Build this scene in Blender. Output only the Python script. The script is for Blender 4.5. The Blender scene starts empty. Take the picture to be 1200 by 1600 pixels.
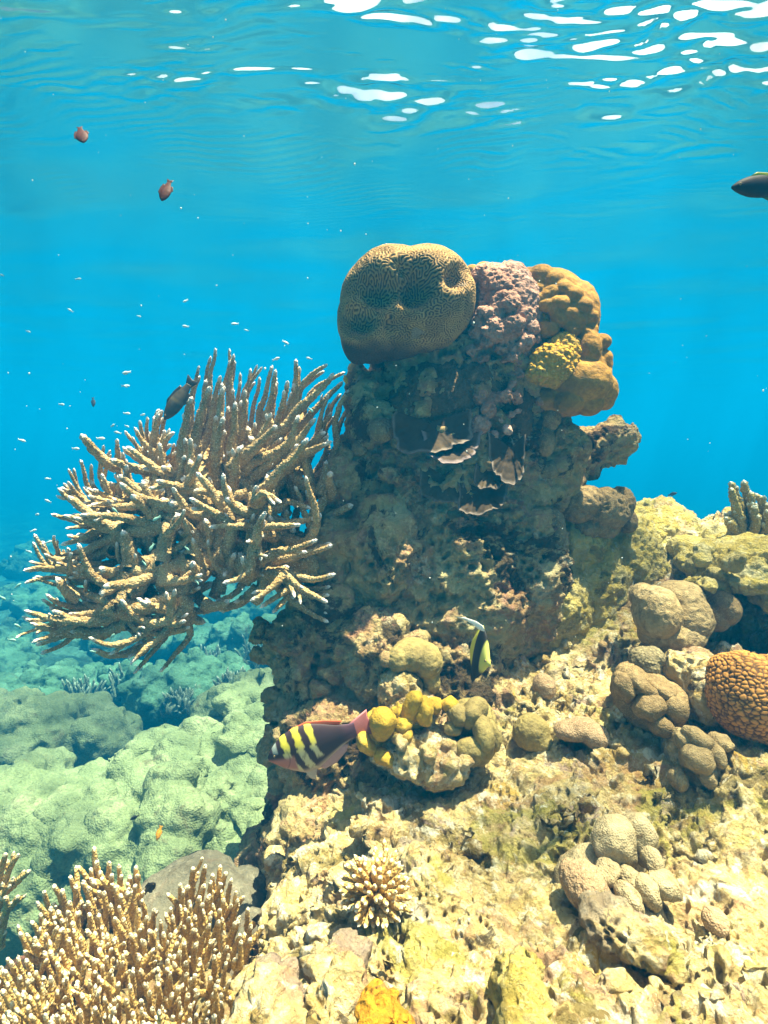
import bpy, bmesh, math, random
import numpy as np
from mathutils import Vector, Matrix, Quaternion

# ------------------------------------------------------------------ camera, world, sun, exposure
SC = bpy.context.scene
COL = SC.collection
PITCH = math.radians(6.0)          # camera looks slightly down
FPX = 942.0                        # focal length in pixels of the 1200 px wide photograph
cam = bpy.data.cameras.new('camera')
cam.sensor_fit = 'HORIZONTAL'; cam.sensor_width = 36.0; cam.lens = FPX / 1200 * 36
cam.clip_start = 0.01; cam.clip_end = 500
camo = bpy.data.objects.new('camera', cam); COL.objects.link(camo)
camo.location = (0, 0, 0); camo.rotation_euler = (math.radians(90) - PITCH, 0, 0)
SC.camera = camo

SUN = Vector((0.27, 0.0, 1.0)).normalized()      # direction towards the sun, almost overhead
W = bpy.data.worlds.new('World'); SC.world = W; W.use_nodes = True
wn = W.node_tree
sky = wn.nodes.new('ShaderNodeTexSky'); sky.sky_type = 'NISHITA'; sky.sun_disc = False
sky.sun_elevation = math.asin(SUN.z); sky.sun_rotation = math.atan2(SUN.x, SUN.y)
sky.air_density = 0.6; sky.dust_density = 4.0; sky.ozone_density = 0.6
wc = wn.nodes.new('ShaderNodeTexCoord')
wz = wn.nodes.new('ShaderNodeTexNoise'); wz.inputs['Scale'].default_value = 4.0; wz.inputs['Detail'].default_value = 5.0
wr_ = wn.nodes.new('ShaderNodeValToRGB'); wr_.color_ramp.elements[0].position = 0.42; wr_.color_ramp.elements[1].position = 0.60
wm = wn.nodes.new('ShaderNodeMix'); wm.data_type = 'RGBA'; wm.inputs[7].default_value = (9.0, 8.1, 6.9, 1)   # added cloud white, brightens the glints and whitens the fill light
wn.links.new(wc.outputs['Generated'], wz.inputs['Vector']); wn.links.new(wz.outputs[0], wr_.inputs[0]); wn.links.new(wr_.outputs[0], wm.inputs[0])
wn.links.new(sky.outputs[0], wm.inputs[6]); wn.links.new(wm.outputs[2], wn.nodes['Background'].inputs[0])
wn.nodes['Background'].inputs[1].default_value = 0.052
sl = bpy.data.lights.new('sun', 'SUN'); sl.energy = 5.0; sl.angle = math.radians(0.5); sl.color = (1.0, 0.75, 0.50)
so = bpy.data.objects.new('sun', sl); COL.objects.link(so)
so.rotation_euler = (-SUN).to_track_quat('-Z', 'Y').to_euler(); so.location = (0, 0, 8)

SC.view_settings.view_transform = 'Standard'; SC.view_settings.look = 'None'
SC.view_settings.gamma = 1.0; SC.view_settings.use_curve_mapping = False
SC.view_settings.exposure = 2.72
cy = SC.cycles
cy.use_denoising = True
cy.max_bounces = 5; cy.diffuse_bounces = 2; cy.glossy_bounces = 2; cy.transmission_bounces = 2
cy.transparent_max_bounces = 8; cy.volume_bounces = 0
cy.caustics_reflective = False; cy.caustics_refractive = False
cy.sample_clamp_indirect = 4.0

# ------------------------------------------------------------------ small maths helpers
rng = np.random.default_rng(7)
CP, SP = math.cos(PITCH), math.sin(PITCH)

def at(px, py, Y):
    """point of the scene that the photograph shows at (px, py), Y metres ahead of the camera"""
    u = (px - 600) / FPX; v = (800 - py) / FPX
    t = Y / (CP + v * SP)
    return np.array([u * t, Y, (v * CP - SP) * t])

def mpp(py, Y):
    v = (800 - py) / FPX
    return Y / (CP + v * SP) / FPX

def hsh(ix, iy, iz, seed):
    h = (ix.astype(np.uint32) * np.uint32(374761393) + iy.astype(np.uint32) * np.uint32(668265263)
         + iz.astype(np.uint32) * np.uint32(2147483647 & 0x7feb352d) + np.uint32(seed * 1013904223 & 0xffffffff))
    h ^= h >> np.uint32(15); h *= np.uint32(2246822519)
    h ^= h >> np.uint32(13); h *= np.uint32(3266489917)
    h ^= h >> np.uint32(16)
    return h

def vnoise(P, s, seed=0):
    """value noise in -1..1 at P*s"""
    Q = P * s + 100.0
    F = np.floor(Q); I = F.astype(np.int64); f = (Q - F).astype(np.float32)
    f = f * f * f * (f * (f * 6 - 15) + 10)
    r = np.zeros(len(P), np.float32)
    for dx in (0, 1):
        wx = f[:, 0] if dx else 1 - f[:, 0]
        for dy in (0, 1):
            wy = f[:, 1] if dy else 1 - f[:, 1]
            for dz in (0, 1):
                wz = f[:, 2] if dz else 1 - f[:, 2]
                h = hsh(I[:, 0] + dx, I[:, 1] + dy, I[:, 2] + dz, seed)
                r += wx * wy * wz * (h.astype(np.float32) / 2147483648.0 - 1)
    return r

def fbm(P, s, octaves=4, seed=0, gain=0.5):
    r = np.zeros(len(P), np.float32); a = 1.0; tot = 0
    for o in range(octaves):
        r += a * vnoise(P, s, seed + o * 17); tot += a
        a *= gain; s *= 2.03
    return r / tot

def worley(P, s, seed=0, jit=0.9):
    Q = (P * s + 100.0).astype(np.float32)
    I = np.floor(Q).astype(np.int64)
    f1 = np.full(len(P), 9.0, np.float32); f2 = f1.copy()
    for dx in (-1, 0, 1):
        for dy in (-1, 0, 1):
            for dz in (-1, 0, 1):
                cx, cyy, cz = I[:, 0] + dx, I[:, 1] + dy, I[:, 2] + dz
                h = hsh(cx, cyy, cz, seed)
                a = (h & np.uint32(1023)).astype(np.float32) / 1023
                b = ((h >> np.uint32(10)) & np.uint32(1023)).astype(np.float32) / 1023
                c = ((h >> np.uint32(20)) & np.uint32(1023)).astype(np.float32) / 1023
                d = ((cx + .5 + (a - .5) * jit - Q[:, 0]) ** 2 + (cyy + .5 + (b - .5) * jit - Q[:, 1]) ** 2
                     + (cz + .5 + (c - .5) * jit - Q[:, 2]) ** 2).astype(np.float32)
                f2 = np.minimum(f2, np.maximum(f1, d)); f1 = np.minimum(f1, d)
    return np.sqrt(f1), np.sqrt(f2)

def sstep(a, b, x):
    t = np.clip((x - a) / (b - a), 0, 1)
    return t * t * (3 - 2 * t)

# ------------------------------------------------------------------ object helpers
def tag(o, label=None, cat=None, group=None, kind=None):
    if label: o['label'] = label
    if cat: o['category'] = cat
    if group: o['group'] = group
    if kind: o['kind'] = kind
    return o

def empty(name, loc, label, cat, group=None):
    o = bpy.data.objects.new(name, None); COL.objects.link(o)
    o.location = Vector(loc); o.empty_display_size = 0.05
    return tag(o, label, cat, group)

def mesh_obj(name, V, F, mat, parent=None, loc=None, col=None, smooth=True, attr=None):
    """V in scene coordinates; the object's origin is put at loc (or its parent's origin)"""
    V = np.asarray(V, np.float64)
    org = np.zeros(3) if parent is None and loc is None else np.array(loc if loc is not None else parent_loc(parent))
    me = bpy.data.meshes.new(name)
    L = V - org
    if isinstance(F, np.ndarray):
        k = F.shape[1]
        me.vertices.add(len(L)); me.vertices.foreach_set('co', L.astype(np.float32).ravel())
        me.loops.add(F.size); me.loops.foreach_set('vertex_index', F.astype(np.int32).ravel())
        me.polygons.add(len(F)); me.polygons.foreach_set('loop_start', np.arange(0, F.size, k, dtype=np.int32))
        me.update(calc_edges=True); me.validate()
    else:
        me.from_pydata(L.tolist(), [], [list(f) for f in F])
    if smooth and len(me.polygons):
        me.polygons.foreach_set('use_smooth', np.ones(len(me.polygons), bool))
    if col is not None:
        a = me.color_attributes.new('Col', 'FLOAT_COLOR', 'POINT')
        c = np.ones((len(V), 4), np.float32); c[:, :3] = col
        a.data.foreach_set('color', c.ravel())
    if attr is not None:
        for k_, v_ in attr.items():
            a = me.attributes.new(k_, 'FLOAT', 'POINT'); a.data.foreach_set('value', np.asarray(v_, np.float32))
    o = bpy.data.objects.new(name, me); COL.objects.link(o)
    if mat: me.materials.append(mat)
    if parent is not None:
        o.parent = parent
        if parent.type == 'MESH': o.location = (0, 0, 0)
    else:
        o.location = Vector(org)
    return o

def parent_loc(p):
    l = Vector(p.location)
    while p.parent is not None:
        p = p.parent; l += p.location
    return np.array(l)

def _ico(sub):
    bm = bmesh.new(); bmesh.ops.create_icosphere(bm, subdivisions=sub, radius=1.0)
    v = np.array([x.co[:] for x in bm.verts]); f = np.array([[w.index for w in x.verts] for x in bm.faces]); bm.free()
    return v, f
ICO = {k: _ico(k) for k in (1, 2, 3, 4)}

def ell(c, r, sub=3, rot=None):
    v, f = ICO[sub]
    v = v * np.asarray(r)
    if rot is not None: v = v @ np.array(Matrix(rot)).T
    return v + np.asarray(c), f

def pxell(px, py, Y, rx, rz, ry, sub=3):
    """ellipsoid given by the pixels it covers, its depth and its depth radius"""
    m = mpp(py, Y)
    return ell(at(px, py, Y), (rx * m, ry, rz * m), sub)

def join(parts):
    V, F, n = [], [], 0
    for v, f in parts:
        V.append(v); F.append(f + n); n += len(v)
    return np.vstack(V), np.vstack(F)

def remesh(parts, voxel, smooth=4):
    """fuse overlapping closed shapes into one continuous skin; returns verts, quads"""
    V, F = join(parts)
    me = bpy.data.meshes.new('tmp'); me.from_pydata(V.tolist(), [], F.tolist())
    o = bpy.data.objects.new('tmp', me); COL.objects.link(o)
    m = o.modifiers.new('r', 'REMESH'); m.mode = 'VOXEL'; m.voxel_size = voxel
    if smooth:
        s = o.modifiers.new('s', 'SMOOTH'); s.iterations = smooth; s.factor = 0.5
    dg = bpy.context.evaluated_depsgraph_get(); dg.update()
    m2 = bpy.data.meshes.new_from_object(o.evaluated_get(dg))
    n = len(m2.vertices); v = np.empty(n * 3, np.float32); m2.vertices.foreach_get('co', v)
    f = np.empty(len(m2.loops), np.int32); m2.loops.foreach_get('vertex_index', f)
    bpy.data.objects.remove(o); bpy.data.meshes.remove(me); bpy.data.meshes.remove(m2)
    return v.reshape(-1, 3).astype(np.float64), f.reshape(-1, 4)

def vnormals(V, F):
    if F.shape[1] == 4:
        n = np.cross(V[F[:, 2]] - V[F[:, 0]], V[F[:, 3]] - V[F[:, 1]])
    else:
        n = np.cross(V[F[:, 1]] - V[F[:, 0]], V[F[:, 2]] - V[F[:, 0]])
    N = np.zeros_like(V)
    for k in range(F.shape[1]):
        for a in range(3):
            N[:, a] += np.bincount(F[:, k], weights=n[:, a], minlength=len(V))
    return N / (np.linalg.norm(N, axis=1, keepdims=True) + 1e-12)

def displace(V, F, d):
    return V + vnormals(V, F) * np.asarray(d)[:, None]

def crusty(V, F, big=0.03, mid=0.012, fine=0.004, pit=0.008, pitscale=38, seed=0, pits2=0.0):
    """eroded, porous limestone: lumps, ridges and holes"""
    d = big * fbm(V, 7, 2, seed)
    V = displace(V, F, d)
    d = mid * fbm(V, 26, 3, seed + 50)
    if pit:
        f1, f2 = worley(V + 0.006 * np.stack([vnoise(V, 60, 3), vnoise(V, 60, 4), vnoise(V, 60, 5)], 1), pitscale, seed + 9)
        mask = sstep(-0.25, 0.35, fbm(V, 9, 2, seed + 77))
        d -= pit * (1 - sstep(0.08, 0.44, f1)) * mask
        d += 0.35 * pit * (1 - sstep(0.0, 0.3, f2 - f1)) * mask
    if pits2:
        f1, _ = worley(V, pitscale * 2.3, seed + 19)
        d -= pits2 * (1 - sstep(0.12, 0.40, f1)) * sstep(-0.2, 0.15, fbm(V, 14, 2, seed + 5))
    d += fine * fbm(V, 120, 2, seed + 90)
    return displace(V, F, d)

# ------------------------------------------------------------------ materials
class NT:
    def __init__(s, name):
        s.m = bpy.data.materials.new(name); s.m.use_nodes = True; s.t = s.m.node_tree
        s.b = s.t.nodes['Principled BSDF']; s.out = s.t.nodes['Material Output']
    def n(s, typ, out=0, props=None, **kw):
        nd = s.t.nodes.new('ShaderNode' + typ)
        for k, v in (props or {}).items(): setattr(nd, k, v)
        for k, v in kw.items():
            i = nd.inputs[int(k[1:])] if k[0] == 'i' and k[1:].isdigit() else nd.inputs[k.replace('_', ' ')]
            if hasattr(v, 'is_linked'): s.t.links.new(v, i)
            else: i.default_value = v
        return nd.outputs[out]
    def ramp(s, fac, stops, interp='LINEAR'):
        nd = s.t.nodes.new('ShaderNodeValToRGB'); nd.color_ramp.interpolation = interp
        e = nd.color_ramp.elements
        while len(e) < len(stops): e.new(0.5)
        for x, (p, c) in zip(e, stops):
            x.position = p; x.color = (*c, 1) if len(c) == 3 else c
        s.t.links.new(fac, nd.inputs[0])
        return nd.outputs[0]
    def mix(s, fac, a, b, mode='MIX'):
        nd = s.t.nodes.new('ShaderNodeMix'); nd.data_type = 'RGBA'; nd.blend_type = mode
        for i, v in ((0, fac), (6, a), (7, b)):
            if hasattr(v, 'is_linked'): s.t.links.new(v, nd.inputs[i])
            elif i == 0: nd.inputs[0].default_value = v
            else: nd.inputs[i].default_value = (*v, 1)
        return nd.outputs[2]
    def math(s, op, a, b=0.0, c=None):
        nd = s.t.nodes.new('ShaderNodeMath'); nd.operation = op
        for i, v in enumerate((a, b) if c is None else (a, b, c)):
            if hasattr(v, 'is_linked'): s.t.links.new(v, nd.inputs[i])
            else: nd.inputs[i].default_value = v
        return nd.outputs[0]
    def set(s, **kw):
        for k, v in kw.items():
            i = s.b.inputs[k.replace('_', ' ')]
            if hasattr(v, 'is_linked'): s.t.links.new(v, i)
            else: i.default_value = v if not (isinstance(v, tuple) and len(v) == 3) else (*v, 1)
        return s.m
    def bump(s, h, strength=0.5, dist=0.005, normal=None):
        kw = dict(Strength=strength, Distance=dist, Height=h)
        if normal is not None: kw['Normal'] = normal
        return s.n('Bump', **kw)

def lerp3(a, b, t): return tuple(x + (y - x) * t for x, y in zip(a, b))

def rock_mat(name, cols, speck, crust, scale=6.0, bump=0.9, bd=0.006, crust_amt=0.5, fine=1.0, patches=()):
    m = NT(name); co = m.n('TexCoord', 3)
    n1 = m.n('TexNoise', Vector=co, Scale=scale, Detail=7.0, Roughness=0.66, Distortion=0.5)
    k = len(cols)
    c = m.ramp(n1, [(0.28 + 0.44 * i / (k - 1), cols[i]) for i in range(k)])
    n2 = m.n('TexNoise', Vector=co, Scale=48.0 * fine, Detail=8.0, Roughness=0.72)
    c = m.mix(m.ramp(n2, [(0.50, (0, 0, 0)), (0.66, (1, 1, 1))]), c, speck)
    n3 = m.n('TexNoise', Vector=co, Scale=15.0, Detail=6.0, Roughness=0.7, Distortion=1.2)
    c = m.mix(m.math('MULTIPLY', m.ramp(n3, [(0.52, (0, 0, 0)), (0.60, (1, 1, 1))]), crust_amt), c, crust)
    n5 = m.n('TexNoise', Vector=co, Scale=26.0, Detail=5.0, Roughness=0.6)
    c = m.mix(m.ramp(n5, [(0.60, (0, 0, 0)), (0.72, (.65, .65, .65))]), c, (0.06, 0.045, 0.03))   # patches of dark turf algae
    for sc_, lo, col_, amt in patches:
        q = m.n('TexNoise', Vector=m.n('VectorMath', 0, dict(operation='ADD'), i0=co, i1=(sc_ * 1.7, sc_ * .3, lo * 9)), Scale=sc_, Detail=6.0, Roughness=0.68, Distortion=0.6)
        c = m.mix(m.math('MULTIPLY', m.ramp(q, [(lo, (0, 0, 0)), (lo + .05, (1, 1, 1))]), amt), c, col_)
    v = m.n('TexVoronoi', Vector=co, Scale=170.0 * fine, Randomness=1.0)
    n4 = m.n('TexNoise', Vector=co, Scale=150.0 * fine, Detail=6.0, Roughness=0.75)
    h = m.math('ADD', m.math('MULTIPLY', n4, 1.0), m.math('MULTIPLY', v, 0.5))
    h = m.math('ADD', h, m.math('MULTIPLY', n2, 1.4))
    return m.set(Base_Color=c, Roughness=0.9, Specular_IOR_Level=0.15, Normal=m.bump(h, bump, bd))

def coral_mat(name, a, b, c3, scale=10.0, polyp=260.0, bump=0.5, bd=0.002, cellcol=None, patch=None):
    """living coral skin: soft colour change and a fine field of polyps"""
    m = NT(name); co = m.n('TexCoord', 3)
    n1 = m.n('TexNoise', Vector=co, Scale=scale, Detail=5.0, Roughness=0.6)
    c = m.ramp(n1, [(0.3, a), (0.52, b), (0.72, c3)])
    v = m.n('TexVoronoi', Vector=co, Scale=polyp)
    if cellcol:
        c = m.mix(m.ramp(v, [(0.15, (1, 1, 1)), (0.42, (0, 0, 0))]), c, cellcol)
    n3 = m.n('TexNoise', Vector=co, Scale=scale * 3.2, Detail=7.0, Roughness=0.7, Distortion=0.8)
    if patch:
        c = m.mix(m.ramp(n3, [(0.56, (0, 0, 0)), (0.64, (1, 1, 1))]), c, patch)
    n2 = m.n('TexNoise', Vector=co, Scale=110.0, Detail=5.0, Roughness=0.65)
    c = m.mix(m.ramp(n2, [(0.4, (0.45, 0.45, 0.45)), (0.6, (0, 0, 0))]), c, lerp3(a, (0, 0, 0), 0.35))
    h = m.math('ADD', m.math('MULTIPLY', v, 0.8), m.math('MULTIPLY', n2, 0.8))
    n4 = m.n('TexNoise', Vector=co, Scale=42.0, Detail=5.0, Roughness=0.62)
    c = m.mix(m.ramp(m.n('TexNoise', Vector=co, Scale=scale * 2.1, Detail=7.0, Roughness=0.72, Distortion=0.6), [(0.57, (0, 0, 0)), (0.66, (.75, .75, .75))]), c, lerp3(a, (.10, .07, .04), 0.7))
    nb = m.bump(n4, 0.7, 0.012)
    return m.set(Base_Color=c, Roughness=0.8, Specular_IOR_Level=0.15, Normal=m.bump(h, bump, bd, nb))

def vcol_mat(name, rough=0.7, bump=0.0, bs=200.0, bd=0.001, spec=0.2, mottle=0.0):
    m = NT(name); co = m.n('TexCoord', 3)
    a = m.n('Attribute', 0, dict(attribute_name='Col'))
    c = a
    n = m.n('TexNoise', Vector=co, Scale=bs, Detail=5.0, Roughness=0.65)
    if mottle: c = m.mix(m.math('MULTIPLY', m.ramp(n, [(0.35, (1, 1, 1)), (0.6, (0, 0, 0))]), mottle), a, (0.02, 0.012, 0.005))
    kw = dict(Base_Color=c, Roughness=rough, Specular_IOR_Level=spec)
    if bump: kw['Normal'] = m.bump(n, bump, bd)
    return m.set(**kw)

def staghorn_mat(name, brown, tan, tip):
    m = NT(name); co = m.n('TexCoord', 3)
    t = m.n('Attribute', 2, dict(attribute_name='tip'))
    v = m.n('TexVoronoi', Vector=co, Scale=230.0)
    n = m.n('TexNoise', Vector=co, Scale=30.0, Detail=5.0, Roughness=0.65)
    n2 = m.n('TexNoise', Vector=co, Scale=320.0, Detail=4.0, Roughness=0.6)
    c = m.mix(m.ramp(n, [(0.35, (0, 0, 0)), (0.65, (1, 1, 1))]), brown, tan)
    c = m.mix(m.ramp(v, [(0.12, (1, 1, 1)), (0.38, (0, 0, 0))]), c, lerp3(tan, (0.75, 0.68, 0.55), 0.55))   # corallite rims
    c = m.mix(m.ramp(n2, [(0.36, (.7, .7, .7)), (0.52, (0, 0, 0))]), c, lerp3(brown, (0.03, 0.02, 0.01), 0.5))
    tt = m.math('ADD', t, m.math('MULTIPLY', m.math('SUBTRACT', n2, 0.5), 0.55))
    c = m.mix(m.ramp(tt, [(0.46, (0, 0, 0)), (0.98, (1, 1, 1))]), c, tip)
    h = m.math('ADD', m.math('MULTIPLY', m.math('SUBTRACT', 1.0, v), 1.0), m.math('MULTIPLY', n2, 0.5))
    return m.set(Base_Color=c, Roughness=0.85, Specular_IOR_Level=0.15, Normal=m.bump(h, 0.9, 0.003))

M = {}
M['pillar'] = rock_mat('pillar_rock', [(.075, .04, .016), (.36, .20, .095), (.46, .33, .145), (.42, .36, .175), (.24, .11, .05)], (.66, .51, .27), (.40, .21, .15), 7.5, 1.0, 0.010, 0.6, 1.0, ((5.0, .56, (.52, .49, .28), .6), (8.0, .53, (.040, .023, .011), .9), (14.0, .60, (.66, .58, .42), .6), (11.0, .62, (.36, .16, .12), .7)))
M['wall'] = rock_mat('algae_rock', [(.17, .12, .025), (.44, .33, .07), (.66, .51, .13), (.54, .45, .20), (.30, .22, .05)], (.68, .60, .33), (.56, .42, .10), 8.0, 1.0, 0.010, 0.5, 1.0, ((9.0, .58, (.20, .16, .05), .7), (18.0, .60, (.78, .70, .42), .7)))
M['ground'] = rock_mat('rubble_ground', [(.15, .08, .025), (.46, .31, .10), (.68, .53, .25), (.60, .45, .17), (.30, .18, .06)], (.80, .70, .48), (.42, .22, .12), 8.0, 1.0, 0.009, 0.55, 1.0,
                      ((5.0, .56, (.40, .21, .15), .65), (6.5, .57, (.20, .15, .04), .8), (12.0, .58, (.88, .82, .64), .85), (10.0, .62, (.58, .36, .04), .75), (21.0, .60, (.07, .045, .025), .85), (4.0, .59, (.33, .27, .22), .7), (14.0, .61, (.40, .27, .27), .6), (6.0, .57, (.42, .37, .07), .7), (30.0, .58, (.86, .82, .66), .7)))
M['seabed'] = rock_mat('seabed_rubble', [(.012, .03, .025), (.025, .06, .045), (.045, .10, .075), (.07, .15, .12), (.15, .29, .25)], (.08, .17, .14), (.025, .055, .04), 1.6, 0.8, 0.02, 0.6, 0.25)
M['porites'] = coral_mat('boulder_coral_skin', (.11, .14, .065), (.20, .235, .12), (.30, .32, .18), 6.0, 150.0, 0.6, 0.006)
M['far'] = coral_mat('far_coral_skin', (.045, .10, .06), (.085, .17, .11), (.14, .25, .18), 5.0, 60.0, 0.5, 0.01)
M['stag'] = staghorn_mat('staghorn_skin', (.30, .185, .07), (.54, .385, .19), (.78, .74, .72))
M['thicket'] = staghorn_mat('thicket_skin', (.48, .29, .08), (.68, .47, .17), (.86, .80, .62))
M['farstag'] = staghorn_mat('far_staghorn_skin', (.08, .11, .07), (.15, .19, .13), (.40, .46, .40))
M['yellowstag'] = staghorn_mat('yellow_staghorn_skin', (.30, .22, .05), (.42, .32, .10), (.72, .72, .60))
M['pink'] = coral_mat('pink_knob_skin', (.22, .10, .06), (.42, .24, .18), (.62, .43, .38), 9.0, 240.0, 0.7, 0.003, None, (.22, .12, .07))
M['yellow'] = coral_mat('yellow_lobe_skin', (.20, .095, .016), (.32, .165, .026), (.44, .25, .05), 9.0, 330.0, 0.3, 0.0015)
M['yellowrough'] = coral_mat('yellow_rough_skin', (.30, .16, .012), (.48, .26, .016), (.56, .35, .04), 14.0, 160.0, 1.0, 0.005, (.60, .40, .10))
M['plate'] = vcol_mat('plate_coral_skin', 0.8, 0.6, 150.0, 0.002, 0.15, 0.25)
M['brain'] = vcol_mat('brain_coral_skin', 0.75, 0.35, 500.0, 0.0008, 0.2, 0.12)
M['olive'] = coral_mat('olive_lobe_skin', (.20, .15, .06), (.32, .25, .09), (.42, .33, .12), 12.0, 300.0, 0.4, 0.0015)
M['mustard'] = coral_mat('mustard_lobe_skin', (.34, .21, .02), (.48, .32, .04), (.54, .40, .12), 12.0, 300.0, 0.4, 0.0015)
M['brownlobe'] = coral_mat('brown_lobe_skin', (.18, .115, .05), (.28, .19, .09), (.36, .26, .13), 14.0, 420.0, 0.7, 0.0022, (.42, .32, .17))
M['tanlobe'] = coral_mat('tan_lobe_skin', (.26, .18, .085), (.38, .28, .14), (.48, .38, .22), 14.0, 420.0, 0.7, 0.0022, None, (.24, .17, .08))
M['pinktan'] = coral_mat('pinkish_tan_skin', (.30, .19, .10), (.40, .27, .16), (.48, .35, .22), 14.0, 400.0, 0.8, 0.0022, (.52, .41, .26))
M['pale'] = coral_mat('pale_lobe_skin', (.32, .25, .14), (.43, .35, .21), (.52, .45, .30), 14.0, 420.0, 0.7, 0.0022, None, (.28, .20, .10))
M['greyround'] = coral_mat('round_coral_skin', (.14, .11, .06), (.22, .18, .10), (.28, .23, .13), 12.0, 210.0, 0.9, 0.003, (.34, .28, .16))
M['orange'] = coral_mat('orange_crust_skin', (.26, .12, .01), (.40, .20, .012), (.50, .29, .03), 14.0, 200.0, 0.8, 0.003, None, (.20, .10, .02))
M['sheet'] = coral_mat('shade_sheet_skin', (.06, .036, .016), (.12, .075, .032), (.20, .13, .06), 14.0, 300.0, 0.8, 0.003, None, (.26, .15, .10))  # dark pigment standing in for shade on the pillar's neck
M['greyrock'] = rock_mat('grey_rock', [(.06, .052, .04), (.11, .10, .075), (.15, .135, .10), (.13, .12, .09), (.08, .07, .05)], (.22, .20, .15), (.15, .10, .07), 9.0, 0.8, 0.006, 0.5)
M['fish'] = vcol_mat('fish_skin', 0.6, 0.3, 700.0, 0.0008, 0.2)
def plain(name, c, rough=0.5, spec=0.3):
    m = NT(name); co = m.n('TexCoord', 3)
    n = m.n('TexNoise', Vector=co, Scale=220.0, Detail=4.0)
    return m.set(Base_Color=m.mix(m.math('MULTIPLY', n, 0.5), c, lerp3(c, (0, 0, 0), 0.4)), Roughness=rough, Specular_IOR_Level=spec)

# ------------------------------------------------------------------ water, haze
WZ = 1.45
def axis_pts(lo, hi, n, k, c=0.0):
    t = np.linspace(-1, 1, n); s = np.sinh(t * k) / math.sinh(k)
    return np.where(s < 0, c + s * (c - lo), c + s * (hi - c))

def grid(xs, ys):
    X, Y = np.meshgrid(xs, ys); nx, ny = len(xs), len(ys)
    i = np.arange(nx * ny).reshape(ny, nx)
    F = np.stack([i[:-1, :-1], i[:-1, 1:], i[1:, 1:], i[1:, :-1]], -1).reshape(-1, 4)
    return X.ravel(), Y.ravel(), F

def make_water():
    xs = axis_pts(-68, 68, 900, 4.7); ys = axis_pts(-8, 68, 1000, 4.9, 2.6)
    X, Y, F = grid(xs, ys)
    Z = np.full(len(X), WZ); r = np.random.default_rng(3)
    P2 = np.stack([X, Y, 0 * X], 1)
    wx = X + 0.12 * vnoise(P2, 1.7, 21); wy = Y + 0.12 * vnoise(P2, 1.7, 22)
    for lam, st, n in ((1.6, .03, 5), (0.8, .016, 8), (0.42, .006, 8)):
        for _ in range(n):
            th = math.radians(80) + r.normal(0, 0.42); l = lam * r.uniform(.75, 1.3)
            k = 2 * math.pi / l
            Z += st / k / math.sqrt(n) * 1.4 * np.sin(k * (wx * math.cos(th) + wy * math.sin(th)) + r.uniform(0, 6.28))
    # scattered steep wavelets that open little windows to the sky
    near = (.12 + .88 * sstep(3.5, 2.5, Y)) * (.45 + .55 * sstep(-1.4, .5, X))
    fine = .10 / 105 * np.sin(105 * (.25 * X + wy) + 4 * vnoise(P2, 5, 91)) * sstep(5, 3, np.hypot(X, Y)) * sstep(.0, .4, vnoise(P2, 2.2, 92))
    Z += fine
    for k in range(8):
        mask = sstep(.34, .62, fbm(P2 * np.array([1.0, 2.2, 1]), 1.3 + .4 * k, 3, 60 + k) + .05 * sstep(-.2, 1.2, X) * sstep(3.4, 2.4, Y)); l = r.uniform(.06, .19); th = math.radians(86) + r.normal(0, .22)
        kk = 2 * math.pi / l
        Z += mask * near * .30 / kk * np.sin(kk * (wx * math.cos(th) + wy * math.sin(th)) + 2.5 * vnoise(P2, 2.5, 80 + k) + 1.8 * vnoise(P2, 9, 180 + k))
    m = NT('water_surface'); t = m.t
    fr = m.n('Fresnel', IOR=1.33)
    co = m.n('TexCoord', 3)
    # blotches in the transparent colour stand in for light focused by the waves
    mp = m.n('Mapping', Vector=co, Scale=(1.0, 1.0, 1.0))
    nz = m.n('TexNoise', 1, Vector=mp, Scale=2.2, Detail=2.0)
    wv = m.n('VectorMath', 0, dict(operation='ADD'), i0=mp, i1=m.n('VectorMath', 0, dict(operation='SCALE'), i0=nz, Scale=0.35))
    v1 = m.n('TexVoronoi', 0, dict(feature='SMOOTH_F1'), Vector=wv, Scale=5.5, Smoothness=0.5)
    tc = m.ramp(v1, [(0.05, (.62, .62, .62)), (0.32, (.82, .82, .82)), (0.55, (1, 1, 1))])
    OFF = (3.3, 1.7, 0.0)
    big = m.n('TexNoise', Vector=m.n('VectorMath', 0, dict(operation='ADD'), i0=co, i1=OFF), Scale=1.1, Detail=2.0)
    tc = m.mix(1.0, tc, m.ramp(big, [(0.40, (.40, .40, .40)), (0.55, (1, 1, 1))]), 'MULTIPLY')
    tr = m.n('BsdfTransparent', Color=tc)
    gl = m.n('BsdfGlossy', Color=(1, 1, 1, 1), Roughness=0.16)
    mx = m.n('MixShader', Fac=fr, i1=tr, i2=gl)
    t.links.new(mx, m.out.inputs[0])
    o = mesh_obj('water', np.stack([X, Y, Z], 1), F, m.m)
    tag(o, 'rippled underside of the sea surface with white glints', 'water', kind='structure')

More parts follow.
